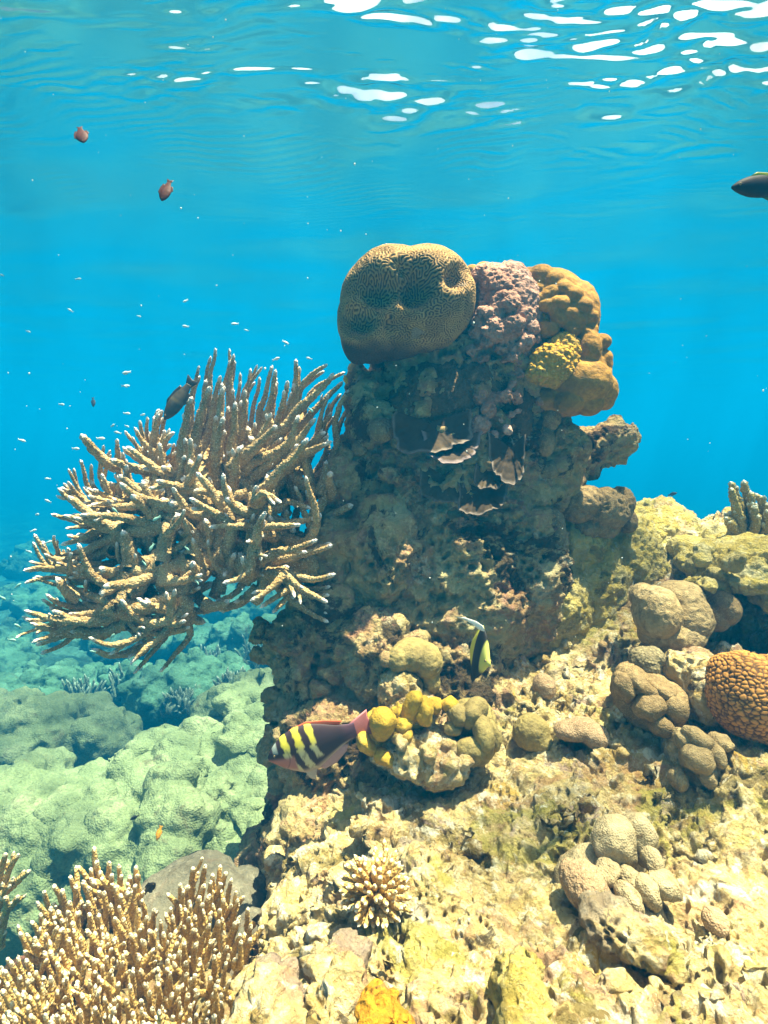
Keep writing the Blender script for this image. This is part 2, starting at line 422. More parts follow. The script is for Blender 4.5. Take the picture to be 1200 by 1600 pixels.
def make_haze():
    m = NT('sea_water_haze'); t = m.t; t.nodes.remove(m.b)
    pv = t.nodes.new('ShaderNodeVolumePrincipled')
    pv.inputs['Color'].default_value = (0.0005, 0.178, 0.445, 1)
    pv.inputs['Density'].default_value = 0.155
    pv.inputs['Absorption Color'].default_value = (0.0, 0.30, 0.60, 1)
    pv.inputs['Anisotropy'].default_value = 0.15
    t.links.new(pv.outputs[0], m.out.inputs['Volume'])
    m.m.volume_intersection_method = 'FAST' if hasattr(m.m, 'volume_intersection_method') else None
    x0, x1, y0, y1, z0, z1 = -70, 70, -10, 70, -5.5, 1.75
    V = [(x, y, z) for z in (z0, z1) for y in (y0, y1) for x in (x0, x1)]
    F = [(0, 2, 3, 1), (4, 5, 7, 6), (0, 1, 5, 4), (2, 6, 7, 3), (0, 4, 6, 2), (1, 3, 7, 5)]
    o = mesh_obj('haze', V, F, m.m, smooth=False)
    tag(o, 'clear blue sea water fading everything far away', 'water', kind='stuff')

# ------------------------------------------------------------------ seabed and ground
def make_seabed():
    xs = axis_pts(-69, 69, 500, 3.6, -1.0); ys = axis_pts(-9, 69, 500, 3.6, 3.0)
    X, Y, F = grid(xs, ys)
    P2 = np.stack([X, Y, 0 * X], 1)
    Z = -1.72 + 0.22 * fbm(P2, 0.45, 3, 4) + 0.12 * fbm(P2, 1.9, 3, 8)
    f1, f2 = worley(P2, 2.2, 5)
    Z += 0.16 * (1 - sstep(0.0, 0.62, f1)) * sstep(-0.2, 0.3, fbm(P2, 0.9, 2, 31)) + 0.05 * fbm(P2, 9, 3, 9)
    Z -= 1.6 * sstep(5, 22, np.hypot(X, Y))
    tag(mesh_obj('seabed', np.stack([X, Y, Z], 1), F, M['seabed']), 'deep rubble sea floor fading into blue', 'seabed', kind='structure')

CTRL = [  # px, py, depth of the reef slope
    (380, 1640, .66), (540, 1640, .50), (650, 1640, .48), (800, 1640, .47), (1000, 1640, .47), (1200, 1640, .47),
    (430, 1450, .90), (520, 1450, .71), (600, 1450, .68), (750, 1450, .67), (900, 1450, .66), (1060, 1450, .65), (1200, 1450, .63),
    (440, 1330, 1.02), (520, 1320, .92), (600, 1300, .88), (750, 1300, .86), (900, 1300, .83), (1050, 1300, .80), (1200, 1300, .77),
    (650, 1150, 1.12), (800, 1150, 1.07), (950, 1150, 1.00), (1100, 1170, .94), (1240, 1170, .92),
    (800, 1050, 1.22), (930, 1030, 1.22), (1050, 1050, 1.12), (1180, 1050, 1.12),
    (900, 940, 1.42), (980, 920, 1.42), (1090, 990, 1.30), (1200, 960, 1.30),
    (960, 850, 1.62), (1030, 800, 1.75), (1110, 838, 1.60), (1200, 860, 1.55)]
def make_ground():
    C = [at(*c) for c in CTRL]
    C += [np.array(p) for p in ((-.34, .55, -.80), (-.30, .85, -.85), (-.30, 1.1, -1.0), (-.34, 1.5, -1.5), (-.5, .9, -1.35), (-.7, .5, -1.3), (-.8, 1.5, -1.7),
                                (.0, 1.5, -.6), (.2, 2.1, -.9), (.7, 2.05, -.35), (.75, 2.5, -.9), (1.3, 1.9, -.35), (1.4, 2.5, -.9), (.2, 2.8, -1.8), (.8, 3.0, -1.9), (1.8, 3.0, -1.9),
                                (1.2, .5, -.45), (1.4, 1.0, -.40), (2.2, 1.2, -.6), (2.4, 2.2, -1.2), (2.2, .4, -.8), (.3, .15, -.56), (-.2, .2, -.7), (.9, .15, -.6))]
    C = np.array(C)
    def K(a, b): return np.sqrt(((a[:, None, :] - b[None]) ** 2).sum(-1) + 0.0009)
    n = len(C); A = np.zeros((n + 3, n + 3))
    A[:n, :n] = K(C[:, :2], C[:, :2]) + np.eye(n) * 0.0; A[:n, n] = 1; A[:n, n + 1:] = C[:, :2]; A[n:, :n] = A[:n, n:].T
    w = np.linalg.solve(A, np.concatenate([C[:, 2], np.zeros(3)]))
    us = np.concatenate([np.linspace(-1.3, -.45, 60, endpoint=False), np.linspace(-.45, .72, 560, endpoint=False), np.linspace(.72, 1.9, 100)])
    ys = np.concatenate([np.geomspace(.18, .40, 30, endpoint=False), np.geomspace(.40, 2.0, 560, endpoint=False), np.linspace(2.0, 3.0, 50)])
    U, Y, F = grid(us, ys); X = U * np.maximum(Y, .30)
    B = np.stack([X, Y], 1); Z = np.empty(len(X))
    for i in range(0, len(X), 60000):
        Z[i:i + 60000] = K(B[i:i + 60000], C[:, :2]) @ w[:n] + w[n] + B[i:i + 60000] @ w[n + 1:]
    V = np.stack([X, Y, Z], 1)
    # hollows eaten into the slope
    for px, py, Yd, r, dep in ((745, 1345, .80, .021, .055), (622, 1485, .655, .024, .05), (500, 1470, .70, .018, .04), (440, 1490, .70, .022, .04),
                              (905, 1420, .69, .02, .02), (1085, 1290, .82, .04, .03), (880, 1085, 1.12, .016, .02), (1160, 985, 1.25, .08, .10), (560, 1560, .58, .02, .03)):
        p = at(px, py, Yd); d = np.hypot(X - p[0], (Y - p[1]) * .8) / r
        d += 0.25 * vnoise(V, 60, 2)
        V[:, 2] -= dep * (1 - sstep(0.55, 1.15, d))
    Q = V + .012 * np.stack([vnoise(V, 22, 1), vnoise(V, 22, 2), vnoise(V, 22, 3)], 1)
    f1, _ = worley(Q, 11, 51); g1, _ = worley(Q, 27, 52)
    V = displace(V, F, .034 * (1 - sstep(.05, .55, f1)) * sstep(-.15, .25, fbm(V, 5, 2, 53)) + .014 * (1 - sstep(.05, .5, g1)) * sstep(-.2, .2, fbm(V, 9, 2, 54)))
    V = crusty(V, F, .036, .022, .005, .024, 40, 11, .012)
    tag(mesh_obj('ground', V, F, M['ground']), 'pitted cream reef slope of dead coral rock in sunlight', 'reef slope', kind='structure')

# ------------------------------------------------------------------ rocks
def blob_thing(name, label, cat, specs, mat, voxel=0.004, smooth=4, crust=None, base=None, group=None, fn=None, parent=None):
    V, F = remesh([pxell(*s) if not isinstance(s[0], np.ndarray) else s for s in specs], voxel, smooth)
    if crust is not None: V = crusty(V, F, **crust)
    if fn is not None: V = fn(V, F)
    if parent is not None: return mesh_obj(name, V, F, mat, parent)
    loc = base if base is not None else np.array([V[:, 0].mean(), V[:, 1].mean(), V[:, 2].min()])
    o = mesh_obj(name, V, F, mat, loc=loc)
    return tag(o, label, cat, group)

def make_pillar():
    s = [(740, 590, 1.42, 165, 120, .18), (715, 700, 1.42, 165, 130, .19), (690, 820, 1.42, 172, 150, .20), (680, 950, 1.40, 190, 150, .22),
         (640, 1080, 1.34, 200, 160, .24), (610, 1220, 1.28, 180, 150, .26), (470, 1010, 1.26, 48, 70, .10), (445, 1000, 1.24, 28, 30, .05),
         (482, 1110, 1.26, 40, 80, .12), (452, 1235, 1.22, 36, 70, .12), (475, 1370, 1.12, 80, 130, .16), (425, 1460, 1.05, 66, 110, .15), (400, 1345, 1.16, 26, 40, .06), (432, 1160, 1.2, 18, 26, .04),
         (562, 610, 1.34, 18, 50, .05), (575, 650, 1.33, 34, 70, .09), (545, 745, 1.33, 36, 60, .09), (530, 860, 1.30, 40, 60, .10),
         (520, 960, 1.26, 60, 60, .10), (600, 860, 1.25, 60, 90, .08), (720, 890, 1.25, 80, 80, .07), (770, 960, 1.26, 60, 60, .08), (830, 900, 1.33, 60, 120, .10),
         (860, 720, 1.40, 50, 90, .10), (580, 1010, 1.2, 60, 60, .10), (530, 1180, 1.12, 90, 90, .10), (520, 1290, 1.04, 90, 60, .10), (600, 1300, 1.06, 90, 60, .14),
         (700, 1090, 1.2, 90, 60, .12), (470, 1800, 1.25, 180, 420, .35), (650, 1230, 1.08, 100, 60, .12), (415, 985, 1.24, 10, 14, .02), (413, 1024, 1.24, 12, 4, .012)]
    r = np.random.default_rng(5)
    for _ in range(190):
        py = r.uniform(590, 1330); t = (py - 590) / 740
        xl = np.interp(py, [590, 700, 800, 900, 1000, 1250, 1330], [560, 545, 520, 500, 430, 440, 430]); xr = np.interp(py, [590, 800, 1000, 1330], [860, 870, 800, 680])
        px = r.uniform(xl + 5, xr); c = (px - (xl + xr) / 2) / ((xr - xl) / 2)
        Yf = np.interp(py, [590, 700, 950, 1080, 1220, 1330], [1.245, 1.235, 1.20, 1.12, 1.04, .98]) + .17 * (1 - math.sqrt(max(0, 1 - c * c * .92)))
        rr = r.uniform(8, 30)
        s.append((px, py, Yf + r.uniform(0, .02), rr, rr * r.uniform(.6, 1.3), r.uniform(.012, .035)))
    o = blob_thing('rock_pillar', 'tall dark pillar of encrusted limestone rising beside the staghorn coral', 'rock', s, M['pillar'], .0042, 2,
                   dict(big=.020, mid=.022, fine=.005, pit=.024, pitscale=40, seed=3, pits2=.010), base=at(600, 1400, 1.3))
    # sunlit algae covered buttress on its right
    s = [(885, 850, 1.44, 60, 70, .10), (905, 930, 1.46, 80, 110, .12), (950, 890, 1.55, 80, 90, .14), (860, 960, 1.38, 60, 90, .10), (1000, 830, 1.70, 60, 40, .12), (1030, 830, 1.75, 50, 45, .12), (930, 1000, 1.42, 60, 60, .12)]
    for _ in range(50):
        px, py = r.uniform(860, 1040), r.uniform(810, 980); rr = r.uniform(10, 28)
        s.append((px, py, 1.36 + (px - 860) / 180 * .28 + max(0, 880 - py) * .0008, rr, rr * r.uniform(.6, 1.2), .03))
    blob_thing('rock_buttress', 'yellow green algae covered rock shoulder right of the pillar', 'rock', s, M['wall'], .0045, 2,
               dict(big=.02, mid=.015, fine=.005, pit=.012, pitscale=40, seed=33, pits2=.005))
    s = [(905, 690, 1.42, 30, 30, .05), (925, 705, 1.42, 28, 45, .06), (960, 685, 1.42, 40, 34, .07), (985, 680, 1.42, 18, 26, .05), (950, 715, 1.42, 34, 22, .05), (890, 730, 1.42, 30, 40, .06)]
    blob_thing('rock_outcrop', 'rough brown rock outcrop jutting right below the yellow lobed coral', 'rock', s, M['pillar'], .003, 2,
               dict(big=.02, mid=.02, fine=.004, pit=.008, pitscale=34, seed=8))
    s = [(1120, 880, 1.36, 60, 30, .12), (1190, 880, 1.30, 80, 42, .16), (1250, 900, 1.28, 70, 60, .18), (1090, 865, 1.45, 40, 26, .10), (1160, 905, 1.24, 40, 22, .08), (1230, 930, 1.22, 50, 30, .08), (1200, 850, 1.5, 90, 25, .16)]
    for _ in range(26):
        px = r.uniform(1070, 1240); rr = r.uniform(8, 20)
        s.append((px, r.uniform(850, 915), r.uniform(1.18, 1.3), rr, rr * .7, .03))
    blob_thing('rock_ledge', 'sunlit yellow rock ledge overhanging the dark hollow at right', 'rock', s, M['wall'], .004, 2,
               dict(big=.022, mid=.014, fine=.004, pit=.012, pitscale=40, seed=61, pits2=.004))
    # shelf below the mustard coral
    s = [(655, 1165, 1.00, 62, 30, .07), (690, 1190, .97, 48, 28, .06), (640, 1110, 1.05, 48, 34, .06), (625, 1080, 1.08, 38, 40, .06), (720, 1160, 1.03, 50, 34, .07), (660, 1195, .96, 50, 20, .04), (620, 1170, 1.0, 40, 20, .05)]
    for _ in range(16):
        rr = r.uniform(6, 15); s.append((r.uniform(600, 730), r.uniform(1140, 1210), r.uniform(.92, .97), rr, rr * .8, .02))
    blob_thing('rock_shelf', 'bright pitted rock shelf jutting out behind the striped fish', 'rock', s, M['ground'], .003, 2,
               dict(big=.012, mid=.012, fine=.004, pit=.013, pitscale=46, seed=71, pits2=.004))
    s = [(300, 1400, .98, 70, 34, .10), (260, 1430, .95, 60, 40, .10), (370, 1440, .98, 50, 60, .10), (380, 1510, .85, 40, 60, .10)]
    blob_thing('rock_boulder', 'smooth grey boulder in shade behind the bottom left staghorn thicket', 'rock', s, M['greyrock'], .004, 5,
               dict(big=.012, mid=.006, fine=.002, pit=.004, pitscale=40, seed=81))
    for (sp, lab, mt, sd) in (
        ([(810, 1565, .50, 38, 60, .05), (835, 1540, .53, 26, 40, .04)], 'blurred yellow brown rock lump at the bottom edge right of the orange crust', M['wall'], 1),
        ([(515, 1570, .53, 30, 50, .05), (530, 1540, .56, 22, 30, .04)], 'pale pinkish rock lump at the bottom edge left of the orange crust', M['ground'], 2),
        ([(425, 1590, .52, 45, 45, .05), (400, 1570, .54, 30, 30, .04)], 'pale yellow rock lump at the foot of the staghorn thicket', M['ground'], 3)):
        blob_thing('rock_lump', lab, 'rock', sp, mt, .003, 4, dict(big=.030, mid=.028, fine=.006, pit=.016, pitscale=60, seed=90 + sd, pits2=.006))

# ------------------------------------------------------------------ corals
def meander(V, F, n2=7, iters=20, seed=5):
    """labyrinth of ridges grown over the skin of a mesh (short range spreading, longer range crowding out)"""
    E = np.vstack([F[:, [0, 1]], F[:, [1, 2]], F[:, [2, 3]], F[:, [3, 0]]]); n = len(V)
    deg = np.bincount(E[:, 0], minlength=n) + 1e-9
    order = np.argsort(E[:, 0], kind='stable'); src = E[order, 1]; st = np.concatenate([[0], np.cumsum(np.bincount(E[:, 0], minlength=n))])[:-1]
    def blur(u): return .35 * u + .65 * np.add.reduceat(u[src], np.minimum(st, len(src) - 1)) / deg
    u = np.random.default_rng(seed).normal(size=n)
    for _ in range(iters):
        a = blur(blur(u)); b = a
        for _k in range(n2): b = blur(b)
        d = a - b; u = np.tanh(d / (d.std() + 1e-9) * 1.3 + .12)
    u = blur(u)
    return sstep(-.55, .55, u)

def make_brain():
    c = at(632, 482, 1.24); m = mpp(482, 1.24)
    v, f = ICO[4]; parts = [pxell(615, 470, 1.24, 85, 78, .115), pxell(660, 468, 1.24, 80, 75, .115), pxell(578, 505, 1.235, 52, 60, .10), pxell(692, 468, 1.23, 47, 54, .10), pxell(612, 512, 1.25, 64, 46, .10), pxell(665, 492, 1.25, 56, 44, .10), pxell(560, 525, 1.24, 30, 42, .07)]
    V, F = remesh(parts, .00122, 34)
    D = []
    for px, py, rx, dep in ((590, 452, 27, .052), (561, 497, 24, .048), (650, 447, 32, .060), (710, 434, 19, .036), (624, 418, 10, .020)):
        D.append((px, py, rx, dep))
    # dents seen from the front
    u = 600 + FPX * V[:, 0] / (V[:, 1] * CP - V[:, 2] * SP); w = 800 - FPX * (V[:, 2] * CP + V[:, 1] * SP) / (V[:, 1] * CP - V[:, 2] * SP)
    front = sstep(1.25, 1.19, V[:, 1])
    d = np.zeros(len(V)); push = np.zeros((len(V), 3))
    for px, py, rx, dep in D:
        q = np.hypot(u - px, (w - py) * 1.05) / rx
        g = np.exp(-(q / .92) ** 3) * front
        push += (dep * g)[:, None] * np.array([.12 * (px - 632) / -70, .95, -.18])
        d += .07 * dep * np.exp(-((q - 1.5) / .45) ** 2) * front
    # a seam between the two halves
    seam = np.abs((u - 612) - 4 * np.sin(w / 14)) / 5
    d -= .006 * np.exp(-seam ** 2) * front * sstep(560, 500, w) * sstep(395, 410, w)
    V = displace(V, F, d) + push
    ridge = meander(V, F, 4, 26)
    V = displace(V, F, .0024 * ridge - .0010 + .004 * fbm(V, 18, 2, 4) + .009 * fbm(V, 8, 2, 14))
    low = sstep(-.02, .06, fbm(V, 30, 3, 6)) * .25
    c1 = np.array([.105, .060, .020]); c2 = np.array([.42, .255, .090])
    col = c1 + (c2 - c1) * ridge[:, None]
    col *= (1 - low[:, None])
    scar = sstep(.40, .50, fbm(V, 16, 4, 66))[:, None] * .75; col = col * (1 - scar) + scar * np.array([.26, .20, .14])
    # dead, bare underside, its brown deepened to stand in for the shade there
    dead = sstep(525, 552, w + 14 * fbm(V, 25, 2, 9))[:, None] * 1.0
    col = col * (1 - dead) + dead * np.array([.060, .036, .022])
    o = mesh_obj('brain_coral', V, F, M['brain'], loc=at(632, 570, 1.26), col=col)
    tag(o, 'large dimpled tan brain coral head crowning the top left of the pillar', 'brain coral')
    # orange brown honeycomb coral at the right edge
    V, F = remesh([pxell(1165, 1085, .96, 52, 66, .07), pxell(1200, 1075, .96, 48, 50, .07), pxell(1150, 1060, .97, 34, 36, .06), pxell(1190, 1120, .95, 40, 34, .06)], .0017, 10)
    Q = V * np.array([1.0, 1.0, 1.6]) + .003 * np.stack([vnoise(V, 50, 1), vnoise(V, 50, 2), vnoise(V, 50, 3)], 1)
    f1, f2 = worley(Q, 98, 14, .8); e = f2 - f1
    ridge = sstep(.05, .28, e)
    V = displace(V, F, .004 * fbm(V, 14, 2, 2)); V = displace(V, F, .0026 * ridge)
    c1 = np.array([.10, .045, .012]); c2 = np.array([.50, .23, .05]); col = c1 + (c2 - c1) * ridge[:, None]
    col *= (1 + .25 * fbm(V, 30, 2, 3))[:, None]
    tag(mesh_obj('honeycomb_coral', V, F, M['brain'], loc=at(1165, 1150, .96), col=col), 'orange brown honeycomb coral dome at the right edge below the dark hollow', 'honeycomb coral')

def lobes(V, F, n_scale, amp, seed):
    f1, f2 = worley(V, n_scale, seed)
    return displace(V, F, amp * (1 - f1 ** 2 * 1.6))

def make_top_corals():
    r = np.random.default_rng(12)
    # pink knobbly coral
    s = [(785, 500, 1.31, 62, 85, .085), (795, 575, 1.315, 52, 66, .075), (770, 450, 1.32, 42, 36, .06), (730, 600, 1.31, 50, 60, .06)]
    knobs = [(765, 440, 20), (752, 428, 15), (775, 455, 26), (790, 475, 22), (760, 492, 16), (775, 488, 18), (818, 495, 18), (845, 512, 11), (800, 510, 20), (772, 515, 20), (745, 520, 14), (828, 512, 13), (820, 534, 16), (808, 545, 10), (740, 548, 13), (755, 560, 12), (800, 560, 10), (726, 585, 10), (724, 605, 10), (780, 520, 15), (760, 535, 12), (785, 545, 12), (750, 505, 13), (795, 530, 13), (835, 530, 9), (790, 620, 14), (765, 640, 14), (740, 640, 12), (750, 665, 18), (728, 668, 12), (772, 680, 8), (800, 600, 10), (752, 620, 12), (730, 625, 12)]
    for px, py, q in knobs:
        Yf = 1.225 + .05 * abs((px - 780) / 70) ** 2 + (.03 if py < 470 else 0) + r.uniform(-.008, .01)
        s.append((px, py, Yf, q, q * r.uniform(.75, .95), q * mpp(py, Yf) * 1.1))
        for _ in range(4):
            a = r.uniform(0, 6.28); s.append((px + q * .6 * math.cos(a), py + q * .5 * math.sin(a), Yf - q * mpp(py, Yf) * r.uniform(.2, .7), q * .45, q * .4, q * .45 * mpp(py, Yf)))
    for _ in range(60):
        px, py = r.uniform(735, 850), r.uniform(440, 680); q = r.uniform(5, 10); Yf = 1.226 + .06 * abs((px - 780) / 70) ** 2
        s.append((px, py, Yf + r.uniform(-.002, .012), q, q * .9, q * mpp(py, Yf)))
    blob_thing('knobby_coral', 'mauve pink coral of knobbly lumps spilling down between brain and yellow corals', 'knobby coral', s, M['pink'], .0024, 2,
               dict(big=.006, mid=.006, fine=.003, pit=.004, pitscale=90, seed=5))
    # yellow lobed coral
    root = empty('lobed_coral', at(880, 640, 1.33), 'mustard yellow lobed coral forming the top right of the pillar', 'lobed coral')
    s = [(855, 475, 1.36, 62, 52, .09), (900, 500, 1.34, 32, 58, .09), (880, 560, 1.36, 55, 70, .09), (915, 548, 1.28, 22, 34, .05), (900, 600, 1.30, 52, 42, .09), (935, 612, 1.31, 27, 30, .06), (770, 440, 1.38, 36, 26, .06), (870, 625, 1.33, 60, 26, .08)]
    kn = [q for q in ((r.uniform(805, 935), r.uniform(430, 520), r.uniform(7, 13)) for _ in range(70)) if q[0] + q[2] < np.interp(q[1], [425, 450, 480, 520], [880, 905, 928, 940])] + [(r.uniform(880, 950), r.uniform(530, 630), r.uniform(9, 16)) for _ in range(22)] + [(825, 435, 18), (845, 432, 20), (865, 440, 17), (838, 450, 13), (880, 452, 16), (862, 458, 13), (895, 462, 17), (878, 475, 14), (910, 478, 16), (890, 490, 15), (922, 495, 14), (905, 500, 13), (875, 500, 12), (855, 478, 12), (925, 515, 11), (915, 520, 12), (738, 425, 14), (756, 421, 16), (778, 427, 16), (796, 433, 13), (840, 468, 10), (918, 548, 22), (925, 568, 18), (905, 590, 26), (920, 600, 26), (890, 600, 22), (938, 600, 17), (952, 612, 13), (945, 628, 15), (920, 630, 22), (890, 628, 22)]
    for px, py, q in kn:
        Yf = 1.252 + .05 * abs((px - 880) / 80) ** 2 + (.05 if px < 805 else 0) + max(0, 470 - py) * .0008
        s.append((px, py, Yf, q, q * .85, q * mpp(py, Yf)))
    blob_thing('lobes', '', '', s, M['yellow'], .0026, 5, dict(big=.004, mid=.002, fine=.0006, pit=0, seed=15), parent=root)
    s = [(866, 570, 1.245, 40, 36, .03), (845, 582, 1.243, 24, 18, .026), (880, 545, 1.255, 28, 26, .024), (850, 505, 1.285, 34, 30, .02), (828, 458, 1.285, 22, 20, .02), (890, 505, 1.285, 26, 22, .02), (815, 485, 1.27, 16, 26, .02)]
    V, F = remesh([pxell(*q) for q in s], .002, 3)
    f1, f2 = worley(V, 95, 3); V = displace(V, F, .007 * (.6 - f1) + .004 * fbm(V, 60, 3, 4))
    mesh_obj('rough_patch', V, F, M['yellowrough'], root)['label'] = 'bright yellow rough knotted patch'

def plate(name, label, px, py, Rx, Ry, Fo, Yw_, seed, dark, edge, ew=.12, a0=-105, a1=105, lean=0):
    r = np.random.default_rng(seed)
    na, nr = 90, 34; Yw = Yw_ - .025
    A = np.radians(np.linspace(a0, a1, na)); R = np.linspace(.02, 1, nr)
    AA, RR = np.meshgrid(A, R); AA, RR = AA.ravel(), RR.ravel()
    wob = 1 + .09 * np.sin(3 * AA + r.uniform(0, 6)) + .04 * np.sin(7 * AA + r.uniform(0, 6)) + .02 * np.sin(15 * AA + r.uniform(0, 6)) + .01 * np.sin(29 * AA + r.uniform(0, 6))
    RR2 = RR * (1 + (wob - 1) * RR)
    X = px + Rx * RR2 * np.sign(np.sin(AA)) * np.abs(np.sin(AA)) ** .75 + lean * RR; Yp = py + Ry * RR2 * np.sign(np.cos(AA)) * np.abs(np.cos(AA)) ** .6
    D = Yw - .7 * Fo * RR ** 1.3 * np.clip(np.cos(AA * .75), .1, 1) - .003 * np.sin(7 * AA + seed) * RR ** 2 - .0025 * np.sin(15 * AA) * RR ** 3
    P = np.array([at(a, b, c) for a, b, c in zip(X, Yp, D)])
    i = np.arange(na * nr).reshape(nr, na)
    F = np.stack([i[:-1, :-1], i[:-1, 1:], i[1:, 1:], i[1:, :-1]], -1).reshape(-1, 4)
    N = vnormals(P, F)
    if N[:, 1].mean() > 0: F = F[:, ::-1]; N = -N
    P += N * (.0025 * fbm(P, 70, 3, seed))[:, None]
    th = .0075 * (1 - RR ** 4 * .75)
    P2 = P - N * th[:, None]
    n = len(P); b = np.concatenate([i[0, :], i[1:, -1], i[-1, ::-1][1:], i[::-1, 0][1:-1]])
    bn = np.roll(b, -1)
    side = np.stack([b, bn, bn + n, b + n], 1)
    FF = np.vstack([F, F[:, ::-1] + n, side[:, ::-1]])
    e = sstep(1 - ew, 1 - ew * .35, RR + .03 * vnoise(P, 120, 1))[:, None]
    col = np.array(dark) * (1 + .5 * fbm(P, 45, 4, seed)[:, None]) * (1 - e) + e * np.array(edge)
    o = mesh_obj(name, np.vstack([P, P2]), FF, M['plate'], loc=at(px, py, Yw), col=np.vstack([col, col]))
    tag(o, label, 'plate coral', 'plate corals under the overhang')

def make_plates():
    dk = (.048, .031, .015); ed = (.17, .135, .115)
    blob_thing('shade_sheet_coral', 'dark brown coral sheet added to deepen the shade on the neck under the brain coral', 'sheet coral',
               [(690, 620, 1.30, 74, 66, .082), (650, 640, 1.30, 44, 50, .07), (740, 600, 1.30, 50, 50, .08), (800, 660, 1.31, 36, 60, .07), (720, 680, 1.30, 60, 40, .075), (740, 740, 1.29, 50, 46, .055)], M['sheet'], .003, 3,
               dict(big=.012, mid=.010, fine=.003, pit=.005, pitscale=60, seed=44))  # added sheet, its dark colour imitates the shade under the overhang
    plate('plate_coral', 'largest brown plate coral with ruffled pale lip under the brain coral', 672, 660, 62, 46, .055, 1.245, 1, dk, ed, .09)
    plate('plate_coral', 'pale mauve edged plate coral just below the largest brown plate', 706, 688, 44, 32, .06, 1.24, 2, (.06, .04, .026), (.20, .155, .16), .16)
    plate('plate_coral', 'narrow plate coral with pale lip hanging right of the other plates', 798, 700, 28, 52, .045, 1.25, 3, dk, ed, .10, lean=-4)
    plate('plate_coral', 'dark plate coral without bright lip left of the lowest plate', 692, 742, 34, 44, .045, 1.25, 4, (.07, .048, .024), (.16, .12, .09), .08)
    plate('plate_coral', 'smallest dark plate coral tucked between the lower plates', 764, 735, 22, 30, .045, 1.25, 5, (.075, .052, .026), ed, .12)
    plate('plate_coral', 'lowest round brown plate coral with thin pale rim', 751, 764, 38, 38, .055, 1.245, 6, dk, ed, .09)

def ball(name, label, cat, specs, mat, voxel=.0022, disp=.003, group=None, seed=1, smooth=5):
    return blob_thing(name, label, cat, specs, mat, voxel, smooth, dict(big=disp * 1.6, mid=disp * .9, fine=.0012, pit=disp * .5, pitscale=70, seed=seed), group=group)

def fingered(name, label, cat, mat, base, fingers, group=None, basemat=None, voxel=.0024, seed=0):
    """lobed coral: a lumpy base and separate finger shaped lobes (px, py, Y, rx, rz, ry, tilt deg)"""
    bs = [pxell(*b) for b in base]; V, F = remesh(bs, voxel, 4)
    V = crusty(V, F, .008, .006, .002, .004, 60, seed)
    root = empty(name, np.array([V[:, 0].mean(), V[:, 1].mean(), V[:, 2].min()]), label, cat, group)
    mesh_obj('base', V, F, basemat or mat, root)
    for k, (px, py, Y, rx, rz, ry, a) in enumerate(fingers):
        m_ = mpp(py, Y); v, f = ICO[4]
        t = v.copy()
        w = 1 + .18 * v[:, 2] - .10 * v[:, 2] ** 2            # fatter towards the tip
        t = t * np.array([rx * m_, ry, rz * m_]) * np.stack([w, w, np.ones(len(w))], 1)
        R = Matrix.Rotation(math.radians(a), 3, 'Y'); t = t @ np.array(R).T + at(px, py, Y)
        s = rx * m_
        t = displace(t, f, s * (.42 * fbm(t, .6 / s, 2, seed + k) + .12 * fbm(t, 2.0 / s, 3, seed + k + 40)))
        mesh_obj('lobe', t, f, mat, root)

